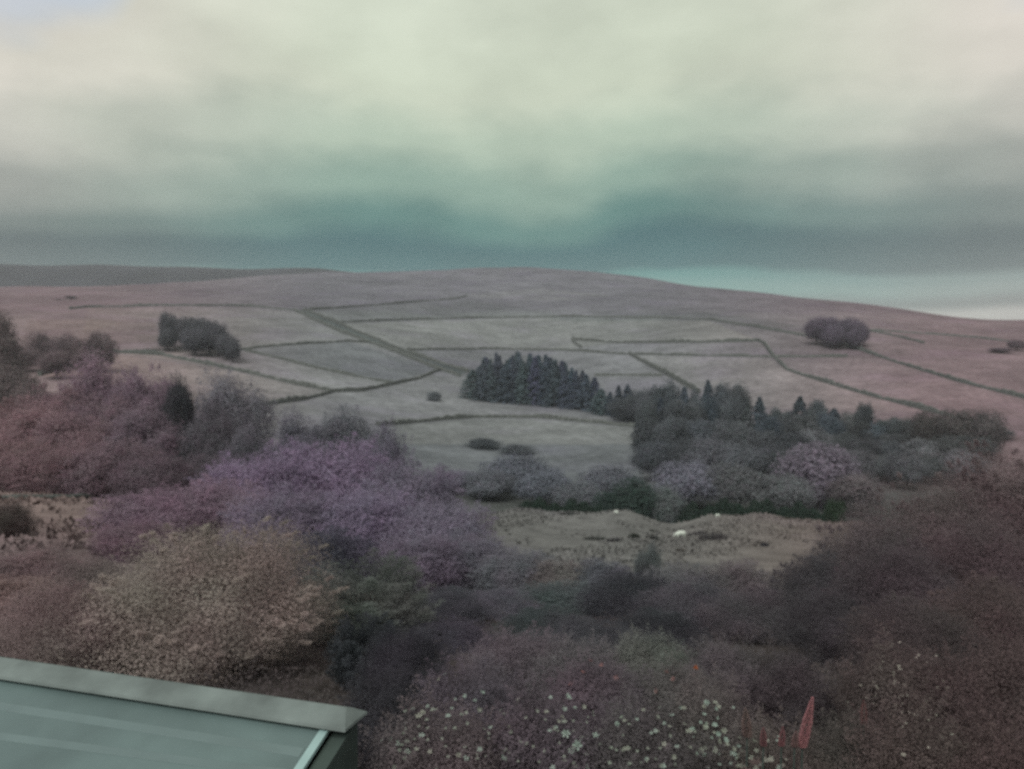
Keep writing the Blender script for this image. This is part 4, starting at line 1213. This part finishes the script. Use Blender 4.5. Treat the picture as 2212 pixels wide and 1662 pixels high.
# ---- sheep
def sheep(X, Y, d, scale, rz, label, grazing=True):
    x = (X - CX) / F * d
    if d is None:
        pass
    p = hit(X, Y, 60, 125)
    root = put('sheep', None, loc=p, rz=rz, scale=(scale,) * 3); root.empty_display_size = .3
    tag(root, label, 'sheep', 'sheep in the near pasture')
    hz = 0.22 if grazing else 0.85
    J = [((-.42, 0, .58), .24), ((-.15, 0, .62), .29), ((.18, 0, .62), .28), ((.42, 0, .60), .21), ((.60, 0, .52 if grazing else .78), .13), ((.72, 0, hz + .12), .10), ((.82, 0, hz), .06),
         ((-.60, 0, .60), .06)]
    E = [(0, 1), (1, 2), (2, 3), (3, 4), (4, 5), (5, 6), (0, 7)]
    for bx, r0 in ((0, -.40), (3, .36)):
        for s in (-1, 1):
            i = len(J)
            J += [((r0, s * .13, .36), .085), ((r0 + (.03 if bx else -.05), s * .13, .18), .045), ((r0, s * .13, .0), .04)]
            E += [(bx, i), (i, i + 1), (i + 1, i + 2)]
    m = bpy.data.meshes.new('body')
    m.from_pydata([j[0] for j in J], E, [])
    m.materials.append(WOOL); m.update()
    o = put('body', m, root)
    sk = o.modifiers.new('skin', 'SKIN')
    for v, j in zip(m.skin_vertices[0].data, J):
        v.radius = (j[1], j[1])
    m.skin_vertices[0].data[1].use_root = True
    ss = o.modifiers.new('smooth', 'SUBSURF'); ss.levels = ss.render_levels = 1
    for s in (-1, 1):       # ears
        e = mesh_from('ear', [(.70, s * .06, hz + .17), (.66, s * .16, hz + .17), (.72, s * .15, hz + .13), (.68, s * .09, hz + .20)], [(0, 1, 2), (0, 3, 1), (0, 2, 3), (1, 3, 2)], FACE)
        put('ear', e, root)
sheep(1470, 1163, 95, 0.95, math.pi + .15, 'white sheep grazing in the middle of the near pasture')
sheep(1550, 1118, 108, 0.50, .3, 'small white sheep near the brow right of the dip')
sheep(1331, 1111, 108, 0.50, 2.4, 'small pale sheep on the brow left of the dip')

# ------------------------------------------------------------------ garden shed at the lower left
Zr = -2.5
E_ = atz(748, 1528, Zr); L_ = atz(-60, 1411, Zr)
t_ = E_ - L_; LEN = float(np.linalg.norm(t_)); t_ = t_ / LEN
n_ = np.array([t_[1], -t_[0], 0.0])                 # horizontal, towards the camera
if n_[1] > 0:
    n_ = -n_
up = np.array([0, 0, 1.0])
shed = put('garden_shed', None, loc=(float(E_[0]), float(E_[1]), float(H(E_[0], E_[1]))))
tag(shed, 'grey-roofed garden shed with pale ridge capping and dark green side', 'shed')
org = np.array(shed.location)
def S(a, b, c):
    """a along the ridge from its right end (left is negative), b towards the camera, c up from the ridge"""
    return tuple(E_ + t_ * a + n_ * b + up * c - org)
def solid(name, pts, faces, mat, parent=shed):
    o = put(name, mesh_from(name, pts, faces, mat), parent)
    bv = o.modifiers.new('bevel', 'BEVEL'); bv.width = 0.004; bv.segments = 2
    return o
def slab(name, a0, a1, b0, b1, c_fn, th, mat, parent=shed, n=1, skew=0.0):
    V, Fc = [], []
    for i in range(n + 1):
        a = a0 + (a1 - a0) * i / n
        sh = skew * (a - a0)
        V += [S(a, b0 + sh, c_fn(b0 + sh)), S(a, b1 + sh, c_fn(b1 + sh)), S(a, b1 + sh, c_fn(b1 + sh) - th), S(a, b0 + sh, c_fn(b0 + sh) - th)]
    for i in range(n):
        for k in range(4):
            k2 = (k + 1) % 4
            Fc.append((i * 4 + k, i * 4 + k2, i * 4 + 4 + k2, i * 4 + 4 + k))
    Fc += [(3, 2, 1, 0), tuple(n * 4 + k for k in range(4))]
    return solid(name, V, Fc, mat, parent)
SL = math.tan(R(17))
roof_c = lambda b: -0.075 - SL * b
A0 = -LEN - 0.6
# roof sheets laid in courses down the slope
step = 0.62
for k in range(4):
    b0 = 0.02 + k * step * .96
    slab('roof_sheet', A0, -0.075, b0, b0 + step, (lambda k: (lambda b: roof_c(b) + 0.002 * (3 - k)))(k), 0.012 + 0.001 * k, ROOFM)
# raised pale strips standing in for reflection streaks on the roof
slab('reflection_streak', A0, -0.14, 0.33, 0.40, lambda b: roof_c(b) + 0.009, 0.008, STREAKM, skew=-0.012)
slab('reflection_streak', A0, -0.14, 0.62, 0.68, lambda b: roof_c(b) + 0.010, 0.008, STREAKM, skew=-0.045)
slab('reflection_streak', A0, -0.10, 0.88, 0.95, lambda b: roof_c(b) + 0.010, 0.008, STREAKM, skew=-0.03)
# pale strip down the right verge
slab('verge_strip', -0.115, -0.055, 0.10, 2.45, lambda b: roof_c(b) + 0.022, 0.03, TRIMM)
# ridge capping with a hipped right end
pr = [(-0.13, -0.075), (-0.115, -0.055), (0.0, 0.0), (0.155, -0.062), (0.165, -0.085)]
V, Fc = [], []
for a in (A0, -0.02):
    V += [S(a, b, c) for b, c in pr]
V += [S(0.10, -0.12, -0.08), S(0.095, -0.105, -0.062), S(0.0, 0.0, -0.004), S(0.075, 0.15, -0.066), S(0.075, 0.16, -0.088)]
for i in range(2):
    for k in range(4):
        Fc.append((i * 5 + k, i * 5 + k + 1, i * 5 + 6 + k, i * 5 + 5 + k))
Fc += [tuple(range(4, -1, -1)), tuple(range(10, 15)), (4, 0, 5, 9), (9, 5, 10, 14)]
solid('ridge_cap', V, Fc, CAPM)
# walls
GZ = float(org[2] - E_[2]) - 0.1
solid('side_wall', [S(-0.06, -0.06, -0.10), S(-0.06, 2.40, roof_c(2.40) - .02), S(-0.06, 2.40, GZ), S(-0.06, -0.06, GZ),
                    S(0.05, -0.06, -0.10), S(0.05, 2.40, roof_c(2.40) - .02), S(0.05, 2.40, GZ), S(0.05, -0.06, GZ)],
      [(0, 1, 2, 3), (7, 6, 5, 4), (0, 4, 5, 1), (1, 5, 6, 2), (2, 6, 7, 3), (3, 7, 4, 0)], GABLEM)
solid('back_wall', [S(A0, -0.05, -0.10), S(-0.07, -0.05, -0.10), S(-0.07, -0.05, GZ), S(A0, -0.05, GZ),
                    S(A0, 0.01, -0.10), S(-0.07, 0.01, -0.10), S(-0.07, 0.01, GZ), S(A0, 0.01, GZ)],
      [(0, 1, 2, 3), (7, 6, 5, 4), (0, 4, 5, 1), (1, 5, 6, 2), (2, 6, 7, 3), (3, 7, 4, 0)], GABLEM)
solid('front_wall', [S(A0, 2.32, roof_c(2.32) - .03), S(-0.07, 2.32, roof_c(2.32) - .03), S(-0.07, 2.32, GZ), S(A0, 2.32, GZ),
                     S(A0, 2.38, roof_c(2.38) - .03), S(-0.07, 2.38, roof_c(2.38) - .03), S(-0.07, 2.38, GZ), S(A0, 2.38, GZ)],
      [(0, 1, 2, 3), (7, 6, 5, 4), (0, 4, 5, 1), (1, 5, 6, 2), (2, 6, 7, 3), (3, 7, 4, 0)], GABLEM)

ground_cover()

# ------------------------------------------------------------------ haze over the valley
def haze():
    m, nt = newmat('haze')
    v = nt.nodes.new('ShaderNodeVolumePrincipled')
    v.inputs['Color'].default_value = (0.90, 0.96, 0.97, 1)
    v.inputs['Density'].default_value = 0.00013
    v.inputs['Anisotropy'].default_value = 0.0
    o = nt.nodes.new('ShaderNodeOutputMaterial')
    link(nt, v.outputs[0], o.inputs['Volume'])
    x, y0, y1, z0, z1 = 2700, -2700, 2700, -75, 140
    V = [(sx * x, sy, sz) for sz in (z0, z1) for sy in (y0, y1) for sx in (-1, 1)]
    Fc = [(0, 2, 3, 1), (4, 5, 7, 6), (0, 1, 5, 4), (2, 6, 7, 3), (0, 4, 6, 2), (1, 3, 7, 5)]
    structure(put('haze', mesh_from('haze', V, Fc, m)), 'stuff')
haze()
